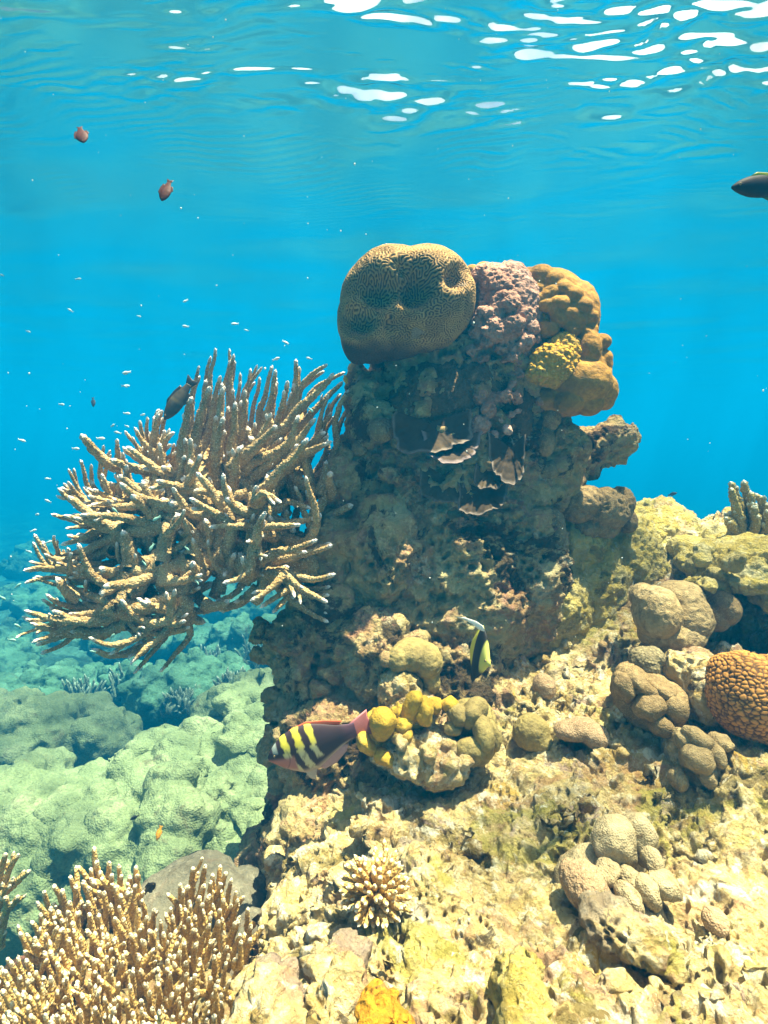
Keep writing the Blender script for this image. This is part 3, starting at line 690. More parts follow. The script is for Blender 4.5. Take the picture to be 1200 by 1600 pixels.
def make_small_corals():
    G = 'round corals on the pillar wall'
    ball('round_coral', 'small green dotted coral ball on the right of the pillar', 'round coral', [(859, 733, 1.31, 17, 16, .024)], M['greyround'], .0015, .001, G, 1)
    ball('round_coral', 'dark oval coral on the shaded pillar wall below the green ball', 'round coral', [(863, 832, 1.30, 22, 40, .03), (858, 850, 1.30, 18, 30, .025)], M['greyround'], .002, .002, G, 2)
    ball('round_coral', 'brown round coral left of the largest plate coral', 'round coral', [(595, 672, 1.25, 22, 19, .03)], M['greyround'], .0018, .002, G, 3)
    ball('round_coral', 'smaller brown round coral at the left edge of the pillar', 'round coral', [(562, 700, 1.27, 13, 13, .02)], M['greyround'], .0016, .001, G, 4)
    ball('round_coral', 'brown bumpy coral below the yellow rough patch on the pillar', 'round coral', [(858, 652, 1.30, 18, 22, .03), (850, 690, 1.3, 16, 24, .03)], M['brownlobe'], .002, .003, G, 5)
    ball('lobed_coral', 'brown double lobed coral in the notch right of the pillar', 'lobed coral', [(905, 785, 1.38, 38, 28, .06), (945, 795, 1.38, 36, 34, .06), (968, 790, 1.42, 18, 26, .05), (925, 820, 1.4, 40, 22, .06), (978, 812, 1.45, 14, 18, .04)], M['brownlobe'], .0026, .008, None, 6, 3)
    ball('boulder_coral', 'ribbed tan boulder coral with two lobes below the ledge', 'boulder coral',
         [(1025, 955, 1.16, 32, 40, .06), (1060, 935, 1.2, 34, 26, .06), (1010, 935, 1.2, 22, 22, .05), (1070, 965, 1.18, 40, 40, .06), (1050, 990, 1.17, 50, 26, .06)], M['tanlobe'], .002, .005, None, 7)
    ball('round_coral', 'dark shaded round coral under the ledge beside the boulder coral', 'round coral', [(1128, 950, 1.2, 20, 26, .05), (1115, 965, 1.2, 20, 22, .04)], M['brownlobe'], .002, .003, None, 8)
    ball('round_coral', 'small grey brown coral knob above the brown lobed cluster', 'round coral', [(1008, 1035, 1.06, 24, 26, .035), (1022, 1025, 1.06, 16, 16, .03)], M['greyround'], .002, .003, None, 9)
    # ridge of pale crusted rock
    blob_thing('rock_outcrop', 'pale crusted outcrop between the brown lobes and the honeycomb coral', 'rock', [(1085, 1050, 1.05, 28, 32, .05), (1095, 1090, 1.02, 28, 36, .05), (1060, 1040, 1.07, 20, 22, .04), (1090, 1025, 1.08, 18, 16, .03)], M['ground'], .0026, 2,
               dict(big=.014, mid=.014, fine=.004, pit=.008, pitscale=50, seed=101))
    fingered('lobed_coral', 'brown lobed coral cluster on the slope left of the honeycomb coral', 'lobed coral', M['brownlobe'],
             [(1010, 1095, 1.03, 46, 46, .06), (990, 1080, 1.04, 30, 40, .05), (1040, 1100, 1.02, 30, 36, .05)],
             [(1012, 1105, .965, 20, 24, .03, 35), (975, 1075, .99, 17, 26, .03, -10), (1005, 1075, .98, 14, 32, .025, -55), (1050, 1105, .97, 22, 26, .03, -30), (1030, 1130, .96, 22, 18, .03, 40), (1035, 1080, .98, 22, 16, .03, 10)], seed=3)
    fingered('finger_coral', 'pale tan finger coral clump below the honeycomb coral', 'finger coral', M['tanlobe'],
             [(1085, 1195, .93, 38, 30, .05), (1065, 1175, .94, 26, 26, .04)],
             [(1095, 1155, .90, 15, 32, .025, -65), (1128, 1160, .90, 12, 20, .022, -70), (1088, 1190, .88, 19, 28, .028, -25), (1120, 1182, .88, 14, 20, .024, -15), (1065, 1155, .91, 16, 18, .024, 10), (1105, 1215, .87, 12, 18, .02, -40), (1060, 1220, .88, 14, 16, .02, 20)], basemat=M['ground'], seed=13)
    fingered('finger_coral', 'big overhanging clump of pinkish and cream lobes at the lower right', 'finger coral', M['pale'],
             [(930, 1380, .73, 60, 50, .05), (975, 1440, .67, 60, 46, .05), (1010, 1470, .65, 50, 34, .05), (965, 1330, .78, 40, 40, .05)],
             [(965, 1325, .72, 36, 44, .035, -30), (1000, 1310, .73, 24, 36, .03, -10), (1020, 1350, .70, 15, 26, .02, -25), (1040, 1385, .67, 18, 32, .022, -60), (985, 1405, .655, 18, 28, .022, -28), (1015, 1395, .66, 17, 26, .022, -20), (1018, 1440, .64, 10, 12, .014, 0), (962, 1415, .66, 12, 16, .016, -10), (950, 1362, .69, 20, 18, .022, -35), (985, 1372, .68, 14, 20, .02, -60)], seed=23)
    ball('boulder_coral', 'pinkish ribbed boulder coral at the left end of the big lower right clump', 'boulder coral', [(912, 1385, .672, 34, 34, .034), (928, 1396, .668, 26, 24, .03), (893, 1372, .69, 22, 24, .03)], M['pinktan'], .0016, .003, None, 25)
    ball('coral_shelf', 'cream coral shelf edge casting a dark shadow at the lower right', 'coral shelf', [(950, 1440, .615, 36, 26, .035), (1000, 1470, .595, 44, 24, .035), (1036, 1492, .585, 28, 18, .03)], M['ground'], .002, .016, None, 27, 2)
    ball('round_coral', 'small pink button coral at the far lower right', 'round coral', [(1118, 1440, .64, 20, 18, .02)], M['pinktan'], .0014, .001, None, 28)
    ball('round_coral', 'low olive coral bump right of the mustard lobes', 'round coral', [(830, 1145, 1.04, 26, 26, .03), (845, 1160, 1.03, 16, 16, .02)], M['olive'], .002, .005, None, 29, 3)
    ball('round_coral', 'brownish coral bump beside a small dark hole on the slope', 'round coral', [(850, 1072, 1.13, 20, 22, .03)], M['pinktan'], .002, .003, None, 30)
    ball('boulder_coral', 'flat tan ribbed coral on the slope below the brownish bump', 'boulder coral', [(905, 1140, 1.00, 38, 18, .03), (930, 1150, .99, 24, 20, .03)], M['pinktan'], .002, .005, None, 32)
    # mustard lobes in the centre
    ball('boulder_coral', 'olive mushroom shaped coral above the mustard lobes', 'boulder coral', [(645, 1025, 1.09, 34, 26, .04), (668, 1035, 1.08, 22, 30, .035), (625, 1030, 1.08, 20, 20, .03), (672, 1060, 1.08, 16, 24, .03)], M['olive'], .002, .004, None, 34)
    ball('round_coral', 'small rust brown coral ball left of the olive mushroom coral', 'round coral', [(604, 1030, 1.08, 13, 13, .02)], M['brownlobe'], .0016, .001, None, 35)
    fingered('lobed_coral', 'bright mustard yellow lobes beside the tail of the striped fish', 'lobed coral', M['mustard'],
             [(600, 1140, 1.02, 34, 28, .04), (640, 1120, 1.03, 30, 30, .04), (590, 1165, 1.0, 30, 16, .03)],
             [(598, 1128, .96, 20, 26, .028, 8), (572, 1165, .955, 20, 15, .022, 35), (600, 1185, .95, 18, 9, .018, 30), (645, 1105, .985, 16, 28, .025, 20), (662, 1112, .98, 14, 24, .022, -8), (630, 1133, .97, 14, 12, .02, 0), (628, 1148, .965, 14, 11, .02, 0), (680, 1103, 1.0, 11, 14, .018, 0), (702, 1102, 1.0, 13, 12, .018, 0)], seed=33)
    fingered('lobed_coral', 'olive yellow lobes draped over the right end of the rock shelf', 'lobed coral', M['olive'],
             [(735, 1130, 1.03, 36, 34, .05), (750, 1165, 1.0, 24, 30, .04)],
             [(715, 1122, .98, 18, 20, .026, 20), (740, 1115, .985, 24, 20, .03, -30), (755, 1155, .96, 19, 34, .028, -10), (735, 1175, .95, 20, 20, .024, 20), (771, 1150, .98, 10, 26, .02, -10), (708, 1140, .98, 16, 14, .02, 0)], seed=43)
    ball('crust_coral', 'orange yellow crust coral at the bottom edge of the photo', 'crust coral', [(585, 1590, .47, 28, 30, .03), (615, 1600, .465, 22, 30, .03), (572, 1610, .46, 24, 30, .03), (640, 1630, .45, 20, 30, .03)], M['orange'], .0014, .010, None, 36, 2)

# ------------------------------------------------------------------ branching corals
def tube(path, r0, r1, seed, nring=11, step=.0035, knob=.20, tipfrac=.25, tiplen=None):
    path = np.asarray(path, float); r = np.random.default_rng(seed)
    # smooth the polyline
    for _ in range(2):
        if len(path) > 2:
            q = [path[0]]
            for a, b in zip(path[:-1], path[1:]): q += [a * .75 + b * .25, a * .25 + b * .75]
            q.append(path[-1]); path = np.array(q)
    seg = np.linalg.norm(np.diff(path, axis=0), axis=1); L = np.concatenate([[0], np.cumsum(seg)]); T = L[-1]
    n = max(6, int(T / step)); s = np.linspace(0, T, n)
    C = np.stack([np.interp(s, L, path[:, k]) for k in range(3)], 1)
    wob = np.stack([vnoise(np.stack([s * 25, 0 * s + seed, 0 * s + k], 1), 1, k) for k in range(3)], 1) * .003
    C += wob * np.minimum(1, s / .02)[:, None]
    t = np.gradient(C, axis=0); t /= np.linalg.norm(t, axis=1, keepdims=True)
    ref = np.array([0, 1, 0]) if abs(t[0][1]) < .8 else np.array([1, 0, 0])
    A = np.cross(t, ref); A /= np.linalg.norm(A, axis=1, keepdims=True) + 1e-9; B = np.cross(t, A)
    f = s / T
    rad = r0 + (r1 - r0) * f ** 1.15
    endd = (T - s); rad = rad * np.sqrt(np.clip(1 - (1 - np.minimum(1, endd / (r1 * 1.8))) ** 2, .02, 1))
    th = np.linspace(0, 2 * math.pi, nring, endpoint=False)
    TH = th[None] + (np.arange(n) % 2)[:, None] * math.pi / nring
    k = 1 + knob * (r.random((n, nring)) ** 2.2) * 1.6 - knob * .3
    RR = rad[:, None] * k
    V = C[:, None, :] + RR[..., None] * (np.cos(TH)[..., None] * A[:, None, :] + np.sin(TH)[..., None] * B[:, None, :])
    V = V.reshape(-1, 3)
    i = np.arange(n * nring).reshape(n, nring); j = np.roll(i, -1, 1)
    F = np.stack([i[:-1], j[:-1], j[1:], i[1:]], -1).reshape(-1, 4)
    V = np.vstack([V, C[-1] + t[-1] * r1 * .25]); e = len(V) - 1
    cap = np.stack([i[-1], j[-1], np.full(nring, e), np.full(nring, e)], 1)
    F = np.vstack([F, cap])
    tl = tiplen if tiplen else max(.012, T * tipfrac)
    tip = np.repeat(np.clip(1 - endd / tl, 0, 1), nring); tip = np.concatenate([tip, [1]])
    return V, F, tip, (C, t, A, B, rad)

def quads_to_obj(name, pieces, mat, parent):
    V, F, T, n = [], [], [], 0
    for v, f, t in pieces:
        V.append(v); F.append(f + n); T.append(t); n += len(v)
    V, F, T = np.vstack(V), np.vstack(F), np.concatenate(T)
    tri = F[:, 2] == F[:, 3]
    faces = [tuple(q) for q in F[~tri].tolist()] + [tuple(q[:3]) for q in F[tri].tolist()]
    return mesh_obj(name, V, faces, mat, parent, attr={'tip': T})

def branch(path, r0, r1, seed, mat, parent, twigs=2, knob=.2, twiglen=(.02, .05), tiplen=None, name='branch', nring=11, step=.0035):
    r = np.random.default_rng(seed + 1000)
    v, f, t, (C, tn, A, B, rad) = tube(path, r0, r1, seed, nring, step, knob, tiplen=tiplen)
    pcs = [(v, f, t)]
    for _ in range(twigs):
        k = int(len(C) * r.uniform(.25, .88)); a = r.uniform(0, 6.28)
        side = math.cos(a) * A[k] + math.sin(a) * B[k]
        d = tn[k] * r.uniform(.6, 1.0) + side * r.uniform(.5, .95) + np.array([0, 0, .25]); d /= np.linalg.norm(d)
        L = r.uniform(*twiglen); p0 = C[k]; p1 = p0 + d * L * .6; p2 = p0 + (d + tn[k] * .35) / np.linalg.norm(d + tn[k] * .35) * L
        rr = min(rad[k] * .8, r0 * .75)
        q = tube([p0, p1, p2], rr, max(r1 * .8, rr * .5), seed + 7 * _ + 3, nring, step, knob, tiplen=tiplen)
        pcs.append(q[:3])
    return quads_to_obj(name, pcs, mat, parent)

# tips and courses of the big staghorn's branches: (depth, radius px, [(x, y) tip ... base]) in a 1200 px wide enlargement of the area x 0-560, y 500-1060
STAG = [
 (1.33, 9, [(722, 95), (712, 170), (698, 270), (690, 460)]), (1.34, 9, [(785, 110), (772, 190), (765, 420)]), (1.36, 8, [(670, 150), (648, 220), (636, 290), (640, 400)]),
 (1.33, 9, [(840, 160), (822, 260), (800, 450)]), (1.32, 8, [(880, 155), (835, 220), (815, 270), (800, 400)]), (1.30, 10, [(910, 150), (880, 260), (850, 420)]),
 (1.28, 11, [(925, 165), (905, 280), (865, 400), (850, 480)]), (1.27, 12, [(993, 135), (990, 210), (980, 300), (945, 430)]), (1.25, 10, [(1100, 150), (1050, 180), (1010, 215), (985, 300)]),
 (1.22, 13, [(1118, 180), (1060, 240), (1000, 300), (960, 345), (900, 420)]), (1.27, 8, [(1098, 245), (1080, 320), (1065, 380), (1010, 470)]), (1.24, 12, [(965, 205), (955, 260), (930, 340), (910, 450)]),
 (1.30, 9, [(1112, 310), (1080, 360), (1040, 420), (990, 500)]), (1.27, 12, [(1170, 230), (1130, 290), (1122, 360), (1135, 430), (1070, 530), (1000, 600)]),
 (1.30, 11, [(735, 190), (720, 260), (690, 420)]), (1.24, 14, [(700, 220), (672, 300), (655, 420), (640, 500)]), (1.23, 14, [(643, 255), (625, 340), (605, 430), (610, 540)]),
 (1.25, 13, [(745, 225), (740, 300), (720, 440), (710, 520)]), (1.21, 14, [(745, 320), (735, 400), (718, 500), (720, 580)]), (1.22, 13, [(790, 275), (785, 360), (770, 450), (760, 560)]),
 (1.25, 11, [(820, 235), (815, 330), (800, 460)]), (1.21, 11, [(905, 310), (900, 340), (860, 420), (800, 470), (780, 540)]), (1.19, 14, [(928, 350), (880, 400), (820, 450), (770, 500)]),
 (1.20, 14, [(1003, 320), (975, 400), (920, 455), (830, 480), (800, 560)]), (1.18, 15, [(800, 420), (790, 490), (775, 560), (790, 640)]), (1.20, 13, [(1060, 330), (1020, 380), (950, 450), (880, 500), (820, 560)]),
 (1.28, 13, [(528, 310), (520, 370), (510, 430), (515, 500)]), (1.30, 10, [(545, 305), (530, 340), (520, 420)]), (1.26, 11, [(588, 378), (550, 408), (530, 440), (540, 520)]), (1.28, 10, [(550, 370), (545, 420), (545, 480)]),
 (1.26, 10, [(450, 355), (475, 400), (515, 440), (540, 500)]), (1.30, 8, [(470, 340), (478, 400), (500, 470)]), (1.32, 8, [(490, 320), (492, 400), (500, 470)]), (1.30, 10, [(395, 395), (395, 450), (400, 540)]), (1.32, 9, [(345, 420), (335, 480), (330, 550)]),
 (1.30, 9, [(268, 465), (280, 510), (300, 570), (340, 620)]), (1.24, 12, [(528, 415), (545, 480), (590, 525), (640, 570)]), (1.22, 14, [(425, 428), (480, 465), (530, 500), (610, 545), (680, 600)]),
 (1.20, 13, [(637, 392), (640, 460), (635, 540), (650, 620)]), (1.17, 13, [(672, 448), (650, 510), (625, 560), (620, 640)]), (1.21, 11, [(425, 488), (430, 530), (440, 590)]), (1.26, 9, [(410, 440), (415, 500), (440, 560)]),
 (1.22, 11, [(190, 562), (225, 595), (265, 625), (320, 640), (400, 640)]), (1.24, 10, [(228, 538), (255, 580), (300, 610)]), (1.20, 9, [(290, 590), (340, 595), (400, 620)]), (1.19, 9, [(300, 615), (350, 610), (410, 640)]), (1.21, 8, [(310, 570), (350, 580), (400, 610)]),
 (1.15, 14, [(395, 540), (440, 580), (500, 605), (560, 625), (640, 640)]), (1.16, 12, [(525, 535), (570, 548), (620, 560), (680, 600)]), (1.13, 11, [(580, 558), (600, 600), (640, 650)]),
 (1.12, 13, [(630, 600), (680, 630), (735, 660), (790, 700)]), (1.12, 13, [(745, 512), (755, 570), (780, 620), (840, 650)]), (1.15, 15, [(660, 510), (700, 560), (740, 620), (780, 680)]), (1.17, 13, [(690, 540), (720, 590), (760, 650)]),
 (1.17, 12, [(210, 655), (270, 670), (330, 692), (390, 700), (470, 720)]), (1.16, 12, [(265, 650), (340, 655), (430, 668), (520, 690), (600, 700)]), (1.18, 11, [(205, 750), (260, 735), (305, 715), (360, 690)]), (1.20, 8, [(225, 692), (280, 690), (340, 700)]),
 (1.20, 11, [(115, 715), (135, 760), (165, 795), (230, 805), (300, 800)]), (1.21, 8, [(185, 718), (190, 760), (200, 800)]), (1.16, 11, [(80, 840), (130, 828), (200, 835), (290, 845), (380, 850)]), (1.18, 9, [(95, 808), (150, 822), (220, 840)]), (1.17, 8, [(150, 780), (190, 800), (240, 830)]),
 (1.15, 9, [(238, 775), (232, 820), (240, 850)]), (1.14, 13, [(262, 750), (280, 800), (320, 870), (400, 920), (480, 900)]), (1.19, 9, [(192, 870), (210, 910), (240, 950)]), (1.16, 11, [(155, 920), (200, 950), (260, 970), (340, 975), (400, 960)]), (1.17, 10, [(288, 868), (285, 920), (292, 970)]), (1.19, 8, [(236, 915), (235, 945), (250, 970)]),
 (1.10, 12, [(75, 968), (130, 990), (190, 1010), (250, 1010), (330, 1015), (390, 990)]), (1.10, 11, [(104, 1075), (165, 1055), (230, 1025), (280, 1005)]), (1.10, 8, [(85, 1010), (120, 1000), (160, 1000)]), (1.11, 7, [(160, 980), (175, 1000), (190, 1012)]),
 (1.08, 12, [(400, 940), (430, 985), (490, 1015), (560, 1010), (640, 970)]), (1.09, 12, [(455, 932), (500, 965), (550, 972), (600, 960)]), (1.08, 11, [(588, 905), (580, 950), (570, 1000)]), (1.08, 11, [(622, 1008), (585, 1020), (555, 1015)]),
 (1.09, 11, [(300, 1068), (350, 1090), (400, 1085), (450, 1070), (520, 1010)]), (1.08, 11, [(440, 1150), (490, 1105), (540, 1060), (570, 1020)]), (1.12, 9, [(470, 1060), (460, 1040), (430, 1000), (390, 970)]), (1.14, 9, [(430, 1130), (470, 1105), (500, 1070)]),
 (1.10, 10, [(612, 640), (600, 680), (555, 728)]), (1.12, 9, [(608, 645), (640, 720), (660, 790), (690, 850)]), (1.13, 8, [(700, 735), (705, 790), (730, 835), (780, 850)]), (1.13, 12, [(700, 695), (760, 695), (830, 690), (880, 720)]),
 (1.06, 13, [(750, 880), (800, 870), (838, 845), (850, 780), (865, 700)]), (1.05, 12, [(840, 940), (890, 910), (930, 880), (955, 840)]), (1.06, 10, [(985, 928), (975, 895), (955, 850)]), (1.05, 12, [(1095, 942), (1040, 912), (990, 890), (950, 850)]), (1.07, 12, [(1120, 855), (1060, 868), (1000, 872), (955, 840)]),
 (1.08, 12, [(1065, 738), (1010, 760), (945, 770), (880, 800)]), (1.09, 12, [(1010, 680), (950, 688), (890, 692), (860, 720)]), (1.08, 11, [(945, 608), (910, 592), (875, 580), (850, 610)]), (1.07, 13, [(888, 640), (870, 680), (858, 740), (840, 810), (830, 850)]), (1.06, 8, [(828, 740), (850, 745), (870, 750)]), (1.06, 8, [(900, 790), (870, 785), (850, 790)]),
 (1.12, 15, [(1030, 395), (990, 445), (940, 510), (890, 560), (860, 620)]), (1.14, 11, [(1105, 408), (1050, 430), (1000, 455), (960, 490)]), (1.10, 12, [(1022, 520), (1040, 580), (1055, 640), (1062, 700), (1010, 760)]), (1.16, 10, [(1010, 430), (1020, 480), (1040, 560)]),
 (1.16, 14, [(790, 780), (770, 830), (740, 870)]), (1.10, 11, [(680, 848), (640, 870), (590, 875), (540, 870)]), (1.15, 9, [(535, 815), (540, 850), (560, 880)]), (1.15, 9, [(455, 780), (460, 830), (480, 880)]), (1.18, 9, [(395, 740), (400, 800), (430, 850)]),
 (1.2, 10, [(360, 640), (380, 700), (420, 750)]), (1.2, 11, [(480, 560), (500, 620), (540, 680)]), (1.22, 10, [(340, 510), (360, 570), (400, 620)])]

def make_staghorn():
    def z2(x, y, Y): return at(x * .46667, 500 + y * .46667, Y)
    root = empty('staghorn_coral', z2(1040, 830, 1.22), 'big tan staghorn coral with white tips growing out left of the pillar', 'staghorn coral')
    hubs = [(z2(860, 830, 1.17), .020), (z2(760, 780, 1.19), .019), (z2(640, 800, 1.17), .017), (z2(540, 820, 1.16), .015), (z2(430, 840, 1.16), .014), (z2(700, 650, 1.2), .018), (z2(860, 600, 1.2), .018), (z2(560, 680, 1.19), .016), (z2(420, 700, 1.19), .014), (z2(940, 720, 1.2), .019), (z2(600, 930, 1.13), .014), (z2(390, 960, 1.13), .013), (z2(800, 520, 1.24), .016), (z2(660, 540, 1.25), .015), (z2(530, 560, 1.26), .014), (z2(960, 500, 1.24), .015)]
    trunk = z2(1060, 830, 1.24)
    links = [(trunk, 0), (0, 1), (1, 2), (2, 3), (3, 4), (1, 5), (0, 9), (9, 6), (5, 7), (7, 8), (2, 10), (10, 11), (6, 12), (5, 13), (13, 14), (6, 15), (trunk, 9), (3, 10), (4, 11), (0, 6), (2, 5), (3, 7), (4, 8), (7, 14)]
    pcs = []
    for k, (a, b) in enumerate(links):
        pa, ra = (a, .030) if isinstance(a, np.ndarray) else hubs[a]; pb, rb = hubs[b]
        mid = (pa + pb) / 2 + np.array([0, .015, -.012])
        pcs.append(tube([pa, mid, pb], ra, rb, 300 + k, 14, .005, .16, tiplen=1e-6)[:3])
    quads_to_obj('trunk', [(v, f, t * 0) for v, f, t in pcs], M['stag'], root)
    H = np.array([h[0] for h in hubs])
    r = np.random.default_rng(2)
    for k, (Y, rp, pts) in enumerate(STAG):
        n = len(pts); P = [z2(x, y, Y + .05 * i / max(1, n - 1)) for i, (x, y) in enumerate(pts)][::-1]
        d = np.linalg.norm(H - P[0], axis=1); h = H[int(np.argmin(d))]
        if d.min() > .03: P = [h, (h + P[0]) / 2 + np.array([0, .01, -.01])] + P if d.min() > .08 else [h] + P
        m_ = mpp(700, Y) * .46667
        branch(P, rp * 1.9 * m_, rp * .5 * m_, 11 * k, M['stag'], root, int(r.integers(0, 3)), .24, (.016, .04), tiplen=.03)
    dup = []
    for k, (Y, rp, pts) in enumerate(STAG):
        for q in range(2):
            n = len(pts); j = r.normal(0, 22, 2); e = r.normal(0, 20, 2); dy = r.uniform(.03, .12)
            P = [z2(x + j[0] + e[0] * (1 - i / n), y + abs(j[1]) + 12 + e[1] * (1 - i / n), Y + dy + .05 * i / max(1, n - 1)) for i, (x, y) in enumerate(pts)][::-1]
            P = [H[int(np.argmin(np.linalg.norm(H - P[0], axis=1)))]] + P
            m_ = mpp(700, Y) * .46667
            dup.append(tube(P, rp * 1.8 * m_, rp * .5 * m_, 8000 + 2 * k + q, 10, .004, .24, tiplen=.026)[:3])
    quads_to_obj('inner_branches', dup, M['stag'], root)['kind'] = 'stuff'
    # one soft mass of extra twigs filling the middle of the bush
    fill = []
    for k in range(170):
        h = H[r.integers(len(H))]; a = r.uniform(0, 6.28)
        d = np.array([r.normal(-.2, .6), r.normal(0, .6), r.normal(.45, .5)]); d /= np.linalg.norm(d)
        L = r.uniform(.05, .12); p0 = h + np.array([r.normal(0, .05), r.uniform(0, .12), r.normal(0, .03)])
        fill.append(tube([p0, p0 + d * L * .5 + np.array([0, 0, -.01]), p0 + d * L], .012, .006, 5000 + k, 9, .005, .24, tiplen=.02)[:3])
    quads_to_obj('inner_twigs', fill, M['stag'], root)['kind'] = 'stuff'

def make_thicket():
    r = np.random.default_rng(41)
    root = empty('staghorn_thicket', at(190, 1640, .75), 'dense sunlit staghorn thicket with white tips filling the bottom left corner', 'staghorn coral')
    ox = [-40, 0, 20, 60, 100, 160, 215, 228, 265, 285, 310, 350, 395, 420]; oy = [1500, 1500, 1470, 1400, 1350, 1340, 1345, 1410, 1425, 1348, 1345, 1345, 1395, 1430]
    tips = []
    tries = 0
    while len(tips) < 250 and tries < 20000:
        tries += 1
        x = r.uniform(-30, 395); y0 = np.interp(x, ox, oy); y = y0 + (1620 - y0) * r.random() ** 1.1
        if x > 355 and y > 1480: continue
        if all((x - a) ** 2 + ((y - b) * .8) ** 2 > 10.5 ** 2 for a, b in tips): tips.append((x, y))
    tips.sort(key=lambda t: -t[1]); tips = tips[::-1]
    rest = []
    parts_left = 96
    order = r.permutation(len(tips)); chosen = set(order[:parts_left].tolist())
    for k, (x, y) in enumerate(tips):
        t = (y - 1340) / 260; Y = .93 - .36 * np.clip(t, 0, 1.1) + r.uniform(-.015, .015)
        lean = (x - 210) / 200 * 26 + r.normal(0, 10) - 6
        L = r.uniform(80, 150)
        b = (x - lean * L / 80, y + L * .95)
        p0 = at(*b, Y + .03); p1 = at(x, y, Y - .01); mid = (p0 + p1) / 2 + np.array([r.normal(0, .004), r.normal(0, .004), 0])
        rp = r.uniform(6.0, 8.0) * mpp(y, Y)
        if k in chosen:
            branch([p0, mid, p1], rp * 1.2, rp * .42, 900 + k, M['thicket'], root, int(r.integers(1, 4)), .2, (.018, .042), tiplen=.020, nring=9, step=.003)
        else:
            v, f, tt, (C, tn, A, B, rad) = tube([p0, mid, p1], rp * 1.2, rp * .42, 900 + k, 9, .003, .2, tiplen=.020); rest.append((v, f, tt))
            for q in range(int(r.integers(1, 3))):
                i = int(len(C) * r.uniform(.3, .85)); a = r.uniform(0, 6.28); d = tn[i] + .8 * (math.cos(a) * A[i] + math.sin(a) * B[i]); d /= np.linalg.norm(d)
                rest.append(tube([C[i], C[i] + d * .012, C[i] + (d + tn[i] * .4) * r.uniform(.018, .036)], rp * .75, rp * .4, 7000 + k * 3 + q, 9, .003, .2, tiplen=.012)[:3])
    o = quads_to_obj('inner_twigs', rest, M['thicket'], root); o['kind'] = 'stuff'
    blob_thing('base', '', '', [(150, 1560, .80, 150, 60, .10), (300, 1560, .80, 90, 60, .10), (120, 1660, .66, 170, 70, .12), (290, 1660, .66, 110, 60, .12), (40, 1600, .72, 100, 50, .1)], M['pillar'], .005, 3, dict(big=.015, mid=.012, fine=.003, pit=.008, pitscale=44, seed=6), parent=root)

    # the little rosette on the slope
    root = empty('staghorn_rosette', at(588, 1410, .70), 'small rosette of stubby white tipped branches on the lower slope', 'staghorn coral')
    cen = at(588, 1395, .695)
    blob_thing('base', '', '', [(588, 1395, .70, 26, 24, .02)], M['thicket'], .003, 2, dict(big=.004, mid=.003, fine=.001, pit=0, seed=6), parent=root).data.materials[0] = M['pillar']
    N = 84
    for k in range(N):
        zt = 1 - (k + .5) / N * 1.05; ph = k * 2.39996 + r.normal(0, .15)
        q = math.sqrt(max(0, 1 - zt * zt))
        d = np.array([q * math.cos(ph), q * math.sin(ph), zt]);
        # the rosette opens up and towards the light
        d = np.array(Matrix.Rotation(math.radians(28), 3, 'X') @ Vector(d))
        if d[1] > .75: continue
        Lb = .046 * r.uniform(.85, 1.12)
        p1 = cen + d * Lb; p0 = cen + d * .006
        branch([p0, (p0 + p1) / 2 + np.array([0, 0, -.002]), p1], .0046, .0030, 2000 + k, M['thicket'], root, int(r.integers(0, 2)), .22, (.008, .014), tiplen=.007, nring=8, step=.0025)
    # yellowish staghorn on the ridge, right
    root = empty('staghorn_bush', at(1170, 840, 1.45), 'yellowish staghorn bush standing on the rock ridge at the right edge', 'staghorn coral')
    for k, (bx, by, tx, ty, Y) in enumerate([(1165, 838, 1143, 752, 1.45), (1172, 838, 1162, 752, 1.46), (1178, 838, 1172, 768, 1.44), (1160, 838, 1141, 764, 1.43), (1150, 838, 1132, 808, 1.43), (1185, 838, 1188, 775, 1.45), (1192, 838, 1196, 785, 1.44), (1155, 838, 1145, 785, 1.44), (1200, 840, 1210, 770, 1.46), (1210, 840, 1225, 780, 1.46), (1175, 840, 1180, 790, 1.42), (1190, 840, 1200, 800, 1.42), (1145, 838, 1138, 800, 1.46), (1215, 840, 1240, 800, 1.45)]):
        p0, p1 = at(bx, by, Y + .02), at(tx, ty, Y)
        branch([p0, (p0 + p1) / 2 + np.array([.004, 0, 0]), p1], .012, .0075, 3000 + k, M['yellowstag'], root, 7, .3, (.012, .022), tiplen=.012, nring=9)
    # twigs entering at the left edge
    root = empty('staghorn_sprig', at(0, 1450, .95), 'thin dull staghorn sprig at the left edge above the thicket', 'staghorn coral')
    for k, (bx, by, tx, ty, Y) in enumerate([(-20, 1440, 8, 1332, .98), (-15, 1430, 28, 1335, .99), (-20, 1420, 48, 1358, .97), (-20, 1460, 20, 1370, .97), (-30, 1480, 30, 1400, .96), (-10, 1440, -12, 1340, .97), (0, 1480, 10, 1400, .95)]):
        p0, p1 = at(bx, by, Y + .02), at(tx, ty, Y)
        branch([p0, (p0 + p1) / 2 + np.array([0, 0, .004]), p1], .0075, .004, 3300 + k, M['thicket'], root, 3, .22, (.012, .025), tiplen=.012, nring=9)

